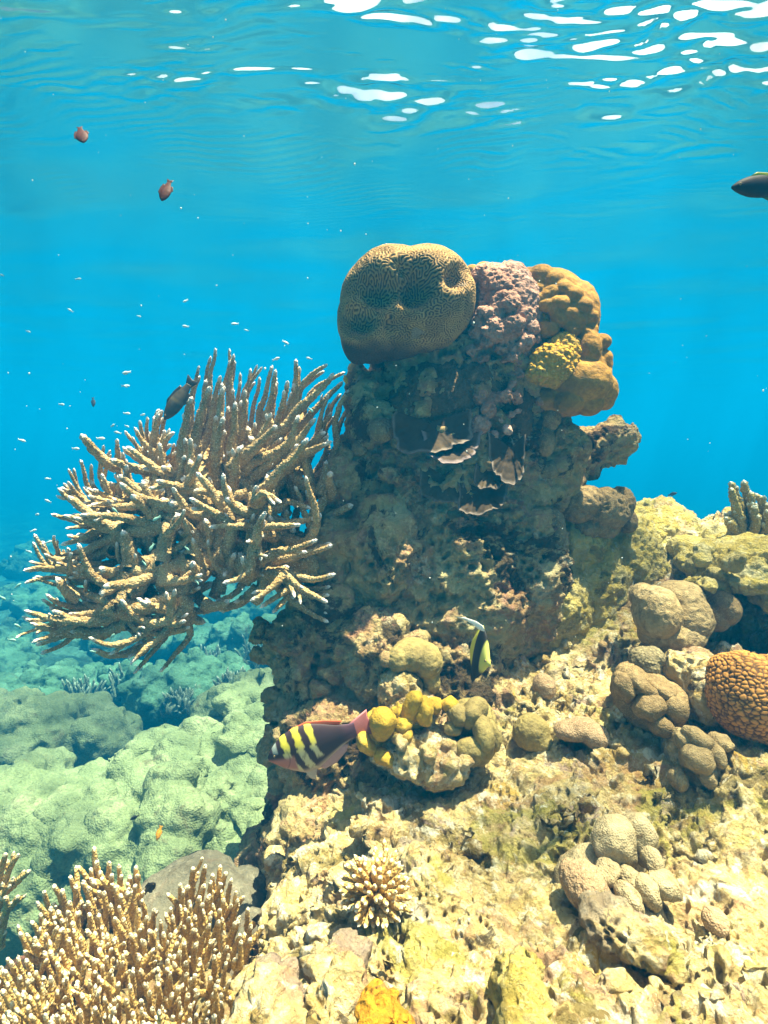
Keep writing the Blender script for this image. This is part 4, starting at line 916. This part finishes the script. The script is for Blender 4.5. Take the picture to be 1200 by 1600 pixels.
# ------------------------------------------------------------------ far reef
def make_far():
    r = np.random.default_rng(77)
    V0 = []
    def mound(label, cx, cy, Y, rx, rz, ry, nl, lr, more=(), name='boulder_coral', mat='porites', voxel=.014, seed=0, xr=1.0, amp=1.0):
        m_ = mpp(cy, Y); c = at(cx, cy, Y)
        R = np.array([rx * m_, ry, rz * m_]); parts = [ell(c, R)]; bases = [(c, R)]
        for q in more: bases.append((at(q[0], q[1], q[2]), np.array(q[3:]))); parts.append(ell(*bases[-1]))
        k = 0
        while k < nl:
            d = r.normal(size=3); d /= np.linalg.norm(d)
            if d[2] < -.25: continue
            k += 1; q = r.uniform(*lr); c, R = bases[k % len(bases)]
            parts.append(ell(c + d * R * r.uniform(.9, 1.08), (q, q, q * r.uniform(.85, 1.1)), 2))
        V, F = remesh(parts, voxel, 2)
        f1, _ = worley(V, 5.5, seed)
        f4, _ = worley(V, 9, seed + 6); f5, _ = worley(V, 24, seed + 7)
        V = displace(V, F, .030 * (1 - sstep(.0, .62, f4)) + .010 * (1 - sstep(.0, .6, f5)))
        f3, _ = worley(V, 15, seed + 4)
        V = displace(V, F, .022 * fbm(V, 9, 3, seed) + .007 * fbm(V, 40, 3, seed + 3) - .03 * (1 - sstep(.05, .28, f1)) - .010 * (1 - sstep(.1, .35, f3)) * sstep(-.1, .3, fbm(V, 6, 2, seed)))
        o = mesh_obj(name, V, F, M[mat], loc=np.array([c[0], c[1], V[:, 2].min()]))
        tag(o, label, 'boulder coral', 'pale boulder corals on the sea floor')
    mound('huge pale green boulder coral of many rounded lumps below the staghorn', 330, 1235, 2.40, 90, 90, .30, 150, (.055, .12),
          more=((395, 1185, 2.6, .26, .28, .22), (250, 1275, 2.20, .26, .28, .22), (160, 1330, 2.05, .24, .26, .2), (70, 1375, 1.95, .24, .26, .2), (270, 1340, 1.95, .24, .24, .2), (390, 1240, 2.3, .2, .22, .18)), voxel=.0085, seed=1)
    mound('pale boulder coral hump rising behind the huge one against the pillar', 395, 1130, 2.85, 75, 50, .28, 50, (.05, .10), voxel=.010, seed=2)
    mound('lumpy boulder coral at the left edge beyond the huge one', 40, 1180, 2.9, 90, 70, .35, 40, (.07, .14), seed=3)
    mound('smaller boulder coral standing left of the huge one', 115, 1170, 3.0, 50, 65, .25, 26, (.06, .12), seed=4)
    mound('low boulder coral near the left edge in front of the far ones', 10, 1290, 2.1, 70, 50, .3, 30, (.06, .11), seed=5)
    mound('small round boulder coral just behind the huge one', 165, 1160, 2.9, 38, 38, .15, 14, (.05, .09), seed=6)
    mound('boulder coral block in shade at the right end of the huge one', 335, 1330, 1.95, 60, 40, .16, 22, (.04, .08), voxel=.009, seed=7)
    mound('pale lobe beside the foot of the pillar right of the huge boulder coral', 395, 1295, 1.75, 26, 18, .07, 8, (.02, .035), voxel=.007, seed=8)
    for k, (px, py, Y, w) in enumerate(((362, 1068, 3.3, .20), (205, 1062, 3.9, .26), (128, 1082, 3.8, .22), (408, 1018, 4.3, .28), (285, 1092, 3.3, .16), (40, 1100, 3.7, .22), (330, 1035, 4.4, .26))):
        c = at(px, py, Y); pcs = []
        for q in range(70):
            a = r.uniform(0, 6.28); e = r.uniform(.25, 1.45); d = np.array([math.cos(a) * math.cos(e), math.sin(a) * math.cos(e), math.sin(e)])
            p0 = c + np.array([r.normal(0, w * .16), r.normal(0, w * .16), -w * .38]); L = w * r.uniform(.35, .75)
            pcs.append(tube([p0, p0 + d * L * .5, p0 + d * L + np.array([0, 0, L * .2])], .013, .007, 9000 + 100 * k + q, 7, .015, .2, tiplen=.03)[:3])
        for q in range(2): pcs.append(tube([c + np.array([-w * .5, 0, -w * .4]), c + np.array([w * .5 * (1 - 2 * q), w * .4 * q, -w * .4])], .05, .04, 9900 + q, 8, .03, .2, tiplen=1e-6)[:3])
        o = quads_to_obj('branching_coral', pcs, M['farstag'], None)
        tag(o, 'hazy branching coral bush on the sea floor behind the boulder corals', 'branching coral', 'branching corals on the sea floor')
    # darker coral heads further out
    lab = ['bushy coral head on the sea floor behind the boulder corals', 'dim coral head far off on the sea floor']
    k = 0
    for px, py, Y in ((355, 1060, 3.9), (270, 1085, 3.6), (200, 1060, 4.2), (120, 1075, 4.2), (60, 1090, 4.0), (400, 1010, 4.8), (310, 1000, 5.2), (210, 1010, 5.2), (140, 1000, 5.6), (40, 1010, 5.4), (-10, 1060, 4.6),
                      (370, 950, 6.4), (290, 950, 6.8), (90, 950, 6.8), (10, 940, 7.0), (180, 960, 6.2), (240, 900, 9.5), (120, 900, 9.0), (30, 890, 9.5), (330, 905, 9), (60, 870, 12), (0, 1120, 3.6)):
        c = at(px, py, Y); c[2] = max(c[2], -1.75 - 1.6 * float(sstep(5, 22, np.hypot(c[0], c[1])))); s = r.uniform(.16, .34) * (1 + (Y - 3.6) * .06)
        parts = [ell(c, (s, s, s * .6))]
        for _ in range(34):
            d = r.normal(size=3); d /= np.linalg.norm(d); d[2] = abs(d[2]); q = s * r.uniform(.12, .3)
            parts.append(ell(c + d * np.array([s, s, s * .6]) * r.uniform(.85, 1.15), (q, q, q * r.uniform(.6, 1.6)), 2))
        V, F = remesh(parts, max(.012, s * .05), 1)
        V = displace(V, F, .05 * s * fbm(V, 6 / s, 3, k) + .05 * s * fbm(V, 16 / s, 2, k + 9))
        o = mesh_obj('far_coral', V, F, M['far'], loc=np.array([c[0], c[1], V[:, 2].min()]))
        tag(o, lab[0] if Y < 5 else lab[1], 'coral head', 'coral heads behind the boulder corals' if Y < 5 else 'dim coral heads far off'); k += 1

# ------------------------------------------------------------------ fish
def basis(fwd, roll_up=(0, 0, 1)):
    f = Vector(fwd).normalized(); u = Vector(roll_up); s = u.cross(f).normalized(); u = f.cross(s).normalized()
    return np.array([[f.x, s.x, u.x], [f.y, s.y, u.y], [f.z, s.z, u.z]])       # columns: forward, side, up

def fish_body(L, st, top, bot, wid, ns=48, nr=24, colfn=None, seed=0):
    """body lofted along x from the snout (x = 0) to the tail root (x = -L); returns verts, faces, colours"""
    s = np.linspace(0, 1, ns) ** 1.15
    T, B, Wd = np.interp(s, st, top), np.interp(s, st, bot), np.interp(s, st, wid)
    k = np.ones(5) / 5
    def sm(a): 
        b = np.convolve(np.pad(a, 2, 'edge'), k, 'valid'); b[0] = a[0]; return b
    T, B, Wd = sm(T), sm(B), sm(Wd)
    th = np.linspace(0, 2 * math.pi, nr, endpoint=False)
    mid, half = (T + B) / 2, (T - B) / 2 + 1e-4
    X = np.repeat(-s * L, nr)
    Z = (mid[:, None] + half[:, None] * np.sin(th)[None]).ravel() * L
    Y = ((Wd[:, None] + 1e-4) * np.sign(np.cos(th))[None] * np.abs(np.cos(th))[None] ** 1.15).ravel() * L
    V = np.stack([X, Y, Z], 1)
    i = np.arange(ns * nr).reshape(ns, nr); j = np.roll(i, -1, 1)
    F = [tuple(q) for q in np.stack([i[:-1], i[1:], j[1:], j[:-1]], -1).reshape(-1, 4).tolist()]
    F += [tuple(i[0].tolist()), tuple(i[-1][::-1].tolist())]
    col = colfn(np.repeat(s, nr), Z / L, np.tile(np.sin(th), ns)) if colfn else None
    return V, F, col

def fin(outline, th, L, sub=6):
    """thin solid fin in the fish's own x-z plane, outline points (x, z) in body lengths"""
    o = np.array(outline) * L; n = len(o); c = o.mean(0)
    V, F = [], []
    for k in range(sub):
        f = 1 - k / sub
        for side in (1, -1):
            for p in o: q = c + (p - c) * f; V.append((q[0], side * th * L * (1 - f ** 2) * .5 + side * th * L * .12, q[1]))
    V.append((c[0], th * L * .62, c[1])); V.append((c[0], -th * L * .62, c[1]))
    ring = lambda k, s: [k * 2 * n + s * n + i for i in range(n)]
    for k in range(sub - 1):
        for s in (0, 1):
            a, b = ring(k, s), ring(k + 1, s)
            for i in range(n):
                q = (a[i], a[(i + 1) % n], b[(i + 1) % n], b[i]); F.append(q if s == 0 else q[::-1])
    for i in range(n):
        F.append((ring(0, 0)[i], ring(0, 1)[i], ring(0, 1)[(i + 1) % n], ring(0, 0)[(i + 1) % n]))
        a = ring(sub - 1, 0); F.append((a[i], a[(i + 1) % n], len(V) - 2))
        a = ring(sub - 1, 1); F.append((a[(i + 1) % n], a[i], len(V) - 1))
    return np.array(V, float), F

def place(V, R, snout): return np.asarray(V) @ R.T + snout

FIN = {}
def finmat(name, c):
    if name not in FIN: FIN[name] = plain(name, c, .5, .3)
    return FIN[name]

def fish(name, label, cat, snout, fwd, up, L, st, top, bot, wid, colfn, fins, eye=None, group=None, base=None):
    R = basis(fwd, up)
    root = empty(name, snout - R[:, 0] * L * .5, label, cat, group)
    V, F, col = fish_body(L, st, top, bot, wid, ns=150 if L > .12 else 48, nr=64 if L > .12 else 24, colfn=colfn)
    mesh_obj('body', place(V, R, snout), F, M['fish'], root, col=col)
    for nm, out, th, mt, off, rotz in fins:
        V, F = fin(out, th, L)
        if rotz:
            a = np.array(out[0]) * L; A = math.radians(rotz)
            x = V[:, 0] - a[0]; y = V[:, 1]
            V[:, 0] = a[0] + x * math.cos(A) - y * math.sin(A); V[:, 1] = x * math.sin(A) + y * math.cos(A)
        V[:, 1] += off * L
        mesh_obj(nm, place(V, R, snout), F, mt, root)
    if eye:
        x, z, r_, off = eye
        for s in (1, -1):
            v, f = ICO[3]
            V = v * np.array([r_, r_ * .5, r_]) * L + np.array([x * L, s * off * L, z * L])
            rr = np.hypot(v[:, 0], v[:, 2]); col = np.where(rr[:, None] < .55, np.array([[.01, .01, .01]]), np.array([[.35, .25, .12]]))
            mesh_obj('eye', place(V, R, snout), f, M['fish'], root, col=col)
    return root

def make_fish():
    n2 = lambda s, z, sc, seed: vnoise(np.stack([s * sc, z * sc, 0 * s], 1), 1, seed)
    # striped wrasse in front of the pillar
    def wr(s, z, q):
        c = np.tile(np.array([.040, .022, .028]), (len(s), 1))
        x = s + .28 * (z + .05) * np.where(z < .05, 1, .3) + .012 * n2(s, z, 30, 2)
        for a, b, zlo in ((.20, .275, -9), (.345, .425, -9), (.50, .565, -.10)):
            k = sstep(a - .006, a + .004, x) * (1 - sstep(b - .004, b + .006, x)) * sstep(zlo - .05, zlo, z)
            br = .55 + .45 * sstep(-.1, .35, .5 + n2(s, z, 60, 5)) if a > .3 else 1.0
            yl = np.array([.66, .58, .06]); pl = np.array([.52, .50, .30])
            t = sstep(-.02, .12, z)[:, None]; cc = pl * (1 - t) + yl * t
            k = (k * (br if isinstance(br, float) else np.where(z < -.02, br, 1)))[:, None]
            c = c * (1 - k) + cc * k
        k = (sstep(.0, .03, .30 - s) * sstep(.02, -.04, z))[:, None]; c = c * (1 - k) + k * np.array([.36, .15, .13])
        k = sstep(-.6, -.92, q)[:, None] * sstep(.1, .3, s)[:, None]; c = c * (1 - k) + k * np.array([.42, .33, .27])
        k = (sstep(.035, .02, np.abs(s - .10)) * sstep(.05, .07, z))[:, None]; c = c * (1 - k) + k * np.array([.30, .34, .32])
        k = sstep(.80, 1.0, s)[:, None]; c = c * (1 - k) + k * np.array([.12, .055, .085])
        g = (np.exp(-((s - .235 - .10 * (z / .2) ** 2 * -1) / .006) ** 2) * (np.abs(z + .03) < .13))[:, None] * .5; c = c * (1 - g)
        return c
    pk = finmat('pink_fin', (.56, .19, .20)); rd = finmat('red_fin', (.60, .12, .05)); pale = finmat('pale_fin', (.48, .40, .34)); lil = finmat('lilac_fin', (.45, .27, .28))
    sn = at(419, 1186, .93); tl = at(556, 1140, .955); fw = sn - tl
    L = float(np.linalg.norm(fw))
    st = [0, .04, .1, .2, .35, .5, .65, .8, .92, 1]
    fish('striped_wrasse', 'dark wrasse with three yellow bars and pink tail swimming left past the pillar', 'fish', sn, fw, (0.0, -.12, 1), L, st,
         [.02, .08, .14, .215, .27, .27, .215, .14, .10, .095], [-.02, -.07, -.13, -.22, -.315, -.31, -.225, -.14, -.10, -.095], [.01, .04, .06, .085, .095, .09, .07, .045, .025, .015], wr,
         [('tail_fin', [(-.93, .09), (-1.02, .12), (-1.18, .17), (-1.165, .09), (-1.18, .03), (-1.165, -.04), (-1.17, -.15), (-1.02, -.115), (-.93, -.085)], .022, pk, 0, 12),
          ('dorsal_fin', [(-.18, .18), (-.32, .265), (-.5, .29), (-.7, .24), (-.88, .165), (-.84, .125), (-.7, .175), (-.5, .22), (-.32, .22)], .014, rd, 0, 0),
          ('anal_fin', [(-.48, -.28), (-.55, -.35), (-.70, -.32), (-.84, -.22), (-.88, -.14), (-.8, -.13), (-.65, -.19)], .014, lil, 0, 0),
          ('pelvic_fin', [(-.34, -.29), (-.37, -.39), (-.43, -.43), (-.45, -.35), (-.48, -.295)], .012, pale, .02, 0),
          ('pectoral_fin', [(-.27, -.11), (-.36, -.13), (-.46, -.22), (-.50, -.32), (-.44, -.31), (-.34, -.21)], .010, pale, -.095, -14)], (-.085, .035, .017, .048))
    # banner fish seen nearly edge on
    def idol(s, z, q):
        c = np.tile(np.array([.55, .55, .12]), (len(s), 1))
        k = (sstep(.28, .30, s) * sstep(.62, .60, s))[:, None]; c = c * (1 - k) + k * np.array([.012, .010, .010])
        k = sstep(.60, .64, s)[:, None] * sstep(.86, .82, s)[:, None]; c = c * (1 - k) + k * np.array([.62, .60, .06])
        k = sstep(.86, .88, s)[:, None]; c = c * (1 - k) + k * np.array([.012, .01, .01])
        k = (sstep(-.20, -.34, z))[:, None]; c = c * (1 - k) + k * np.array([.016, .012, .012])
        return c
    wh = finmat('white_fin', (.75, .76, .74)); bk = finmat('black_fin', (.02, .018, .02)); yl = finmat('yellow_fin', (.60, .55, .06))
    top_, bot_ = at(750, 970, 1.06), at(738, 1076, 1.06)
    upv = top_ - bot_; upv[1] += .02
    L = .088; cen = at(749, 1022, 1.06); fwd = np.array([.30, -1.0, -.10]); fwd = fwd / np.linalg.norm(fwd)
    fish('banner_fish', 'thin yellow and black banded banner fish with white streamer facing the slope', 'fish', cen + fwd * L * .5, fwd, upv, L, [0, .1, .2, .35, .5, .65, .8, .92, 1],
         [.02, .08, .24, .46, .56, .52, .30, .09, .06], [-.05, -.10, -.24, -.44, -.56, -.50, -.28, -.09, -.06], [.01, .05, .08, .10, .10, .08, .05, .02, .01], idol,
         [('streamer_fin', [(-.44, .50), (-.58, .52), (-.72, .60), (-.95, .66), (-1.10, .66), (-.9, .70), (-.66, .68), (-.50, .62)], .02, wh, 0, 55),
          ('tail_fin', [(-.97, .05), (-1.05, .10), (-1.2, .2), (-1.17, 0), (-1.2, -.2), (-1.05, -.10), (-.97, -.05)], .02, bk, 0, -25),
          ('anal_fin', [(-.45, -.50), (-.55, -.66), (-.66, -.62), (-.74, -.42), (-.62, -.46)], .03, bk, 0, 0),
          ('dorsal_fin', [(-.46, .52), (-.56, .60), (-.72, .52), (-.84, .30), (-.72, .38)], .03, yl, 0, 0)], (-.12, .02, .03, .055))
    # dark fish tucked into the staghorn
    def dark(c0, c1=None, tipc=None):
        def fn(s, z, q):
            c = np.tile(np.array(c0), (len(s), 1)) * (1 + .35 * n2(s, z, 14, 4))[:, None]
            if c1 is not None: k = (sstep(.45, .52, s) * sstep(.60, .52, s))[:, None] * .6; c = c * (1 - k) + k * np.array(c1)
            if tipc is not None: k = sstep(.78, .95, s)[:, None]; c = c * (1 - k) + k * np.array(tipc)
            return c
        return fn
    dk = finmat('dark_fin', (.03, .022, .018))
    ov = ([0, .06, .15, .3, .5, .7, .85, 1], [.02, .08, .14, .20, .22, .18, .12, .08], [-.02, -.07, -.13, -.19, -.21, -.17, -.11, -.08], [.01, .05, .07, .09, .09, .06, .035, .015])
    def simple(name, label, tail, snout, Y, colf, mat, deep=1.0, group=None, dorsal=None, yaw=.15, upv=None):
        a, b = at(*snout, Y), at(*tail, Y + .01); fw = a - b; L = float(np.linalg.norm(fw))
        up = upv if upv is not None else np.array([0, -.05, 1]); 
        if abs(np.dot(fw / L, [0, 0, 1])) > .75: up = np.array(upv if upv is not None else [-1, -.05, .2])
        st, t, bt, w = ov
        return fish(name, label, 'fish', a, fw, up, L * .86, st, [x * deep for x in t], [x * deep for x in bt], w, colf,
             [('tail_fin', [(-.96, .07), (-1.05, .11), (-1.18, .16), (-1.13, 0), (-1.18, -.16), (-1.05, -.11), (-.96, -.07)], .02, mat, 0, 0),
              ('dorsal_fin', [(-.28, .18 * deep), (-.42, .27 * deep), (-.68, .25 * deep), (-.88, .19 * deep), (-.84, .10 * deep), (-.6, .18 * deep)], .016, dorsal or mat, 0, 0),
              ('anal_fin', [(-.5, -.19 * deep), (-.62, -.26 * deep), (-.84, -.19 * deep), (-.82, -.11 * deep), (-.64, -.16 * deep)], .016, mat, 0, 0)], (-.11, .03, .022, .055), group)
    simple('damselfish', 'dark brown fish slipping head down into the staghorn branches', (302, 592), (257, 656), 1.30, dark((.045, .034, .02), (.10, .08, .04)), dk, .82, upv=[-.8, -.05, .5])
    simple('damselfish', 'dark round fish with yellow back fin cut by the right edge', (1250, 290), (1143, 293), .8, dark((.012, .010, .013)), finmat('olive_fin', (.10, .10, .02)), .80, dorsal=finmat('lime_fin', (.50, .48, .03)))
    simple('damselfish', 'reddish brown fish with pale edge highest in open water at upper left', (124, 198), (131, 223), .75, dark((.05, .007, .003)), finmat('rust_fin', (.06, .015, .006)), 1.5, upv=[-1, 0, .2])
    simple('damselfish', 'rust brown fish below and right of the highest one in open water', (266, 281), (253, 314), .75, dark((.055, .009, .003)), finmat('rust_fin', (.06, .015, .006)), 1.2, upv=[-1, 0, .2])
    simple('damselfish', 'tiny navy fish hanging upright in open water left of the staghorn', (145, 621), (146, 636), 2.0, dark((.012, .014, .03)), dk, 1.0, upv=[1, 0, 0])
    simple('damselfish', 'tiny dark fish above the far ridge at right', (1044, 774), (1058, 770), 2.3, dark((.02, .02, .03)), dk, 1.0)
    simple('damselfish', 'little black fish over the huge pale boulder coral', (217, 1274), (203, 1281), 1.5, dark((.012, .014, .025)), dk, 1.1)
    simple('damselfish', 'little black fish close to the dark rock right of the thicket', (449, 1422), (434, 1408), .85, dark((.012, .014, .02)), dk, .7)
    simple('damselfish', 'dark fish sheltering in the shade behind the staghorn thicket', (225, 1395), (243, 1380), .90, dark((.015, .014, .014)), dk, 1.0)
    og = finmat('orange_fin', (.70, .30, .02))
    simple('orange_fish', 'small bright orange fish over the huge pale boulder coral', (252, 1290), (245, 1314), 1.45, dark((.72, .30, .02)), og, .9, upv=[-1, 0, .2])
    simple('orange_fish', 'tiny orange fish beside the pillar top right of the staghorn', (538, 586), (542, 600), 1.22, dark((.60, .28, .03)), og, 1.0, upv=[-1, 0, .2])
    # tiny pale fish: each one small mesh with its tail
    r = np.random.default_rng(19)
    mt = plain('pale_fish_skin', (.55, .66, .70), .35, .5); mg = plain('green_fish_skin', (.30, .55, .46), .4, .4)
    def tiny(px, py, Y, ln, label, group, mat, ang=0):
        a = math.radians(ang); fw = np.array([math.cos(a), r.normal(0, .35), math.sin(a)])
        if r.random() < .5: fw[0] *= -1
        L = ln * mpp(py, Y)
        V, F, _ = fish_body(L * .8, *ov, ns=14, nr=10)
        V[:, 2] *= 1.05; n = len(V)
        tv, tf = fin([(-.95, .05), (-1.05, .10), (-1.25, .2), (-1.14, 0), (-1.25, -.2), (-1.05, -.10), (-.95, -.05)], .03, L * .8, 2)
        V = np.vstack([V, tv]); F = list(F) + [tuple(i + n for i in q) for q in tf]
        R = basis(fw); c = at(px, py, Y)
        o = mesh_obj('tiny_fish', place(V, R, c + R[:, 0] * L * .5), F, mat, loc=c); tag(o, label, 'fish', group)
    A = [(198, 582), (196, 603), (96, 632), (198, 646), (223, 648), (176, 665), (198, 666), (184, 676), (157, 685), (34, 688), (118, 701), (75, 748), (75, 783), (58, 804), (52, 829), (76, 847), (367, 506), (446, 535), (483, 560), (431, 561), (290, 510), (198, 583), (196, 604), (45, 862)]
    for p in A: tiny(*p, r.uniform(1.3, 1.9), r.uniform(9, 14), 'tiny pale blue fish hovering in open water around the staghorn top', 'tiny pale fish around the staghorn', mt, r.uniform(-25, 25))
    Bq = [(28, 915), (4, 934), (28, 978), (18, 1000), (237, 855), (292, 857), (308, 910), (180, 798), (245, 810), (485, 640), (175, 995), (145, 1018), (225, 880)]
    for p in Bq: tiny(*p, r.uniform(1.0, 1.12) if p[0] > 100 else r.uniform(1.2, 1.6), r.uniform(10, 15), 'tiny blue green fish among the lower staghorn branches', 'tiny fish under the staghorn', mg, r.uniform(-60, 60))
    Cq = [(3, 430), (122, 436), (110, 485), (44, 518), (217, 494), (290, 470), (385, 516)]
    for p in Cq: tiny(*p, r.uniform(2.2, 2.8), r.uniform(7, 10), 'faint tiny fish far out in the blue at left', 'faint fish far out in the blue', mt, r.uniform(-40, 40))

def make_specks():
    r = np.random.default_rng(23); parts = []
    for _ in range(200):
        px, py, Y = r.uniform(-100, 1300), r.uniform(0, 1000), r.uniform(.5, 2.2)
        parts.append(ell(at(px, py, Y), np.array([r.uniform(.0003, .0008) * (1 + Y * .5)] * 3) * np.array([1, 1, r.uniform(.6, 1.8)]), 1))
    V, F = join(parts)
    tag(mesh_obj('floating_specks', V, F, plain('speck', (.7, .75, .72), .6, .2)), 'pale specks drifting in the open water', 'specks', kind='stuff')

make_water(); make_haze(); make_seabed(); make_ground(); make_pillar()
make_far(); make_brain(); make_top_corals(); make_plates(); make_small_corals()
make_staghorn(); make_thicket(); make_fish(); make_specks()
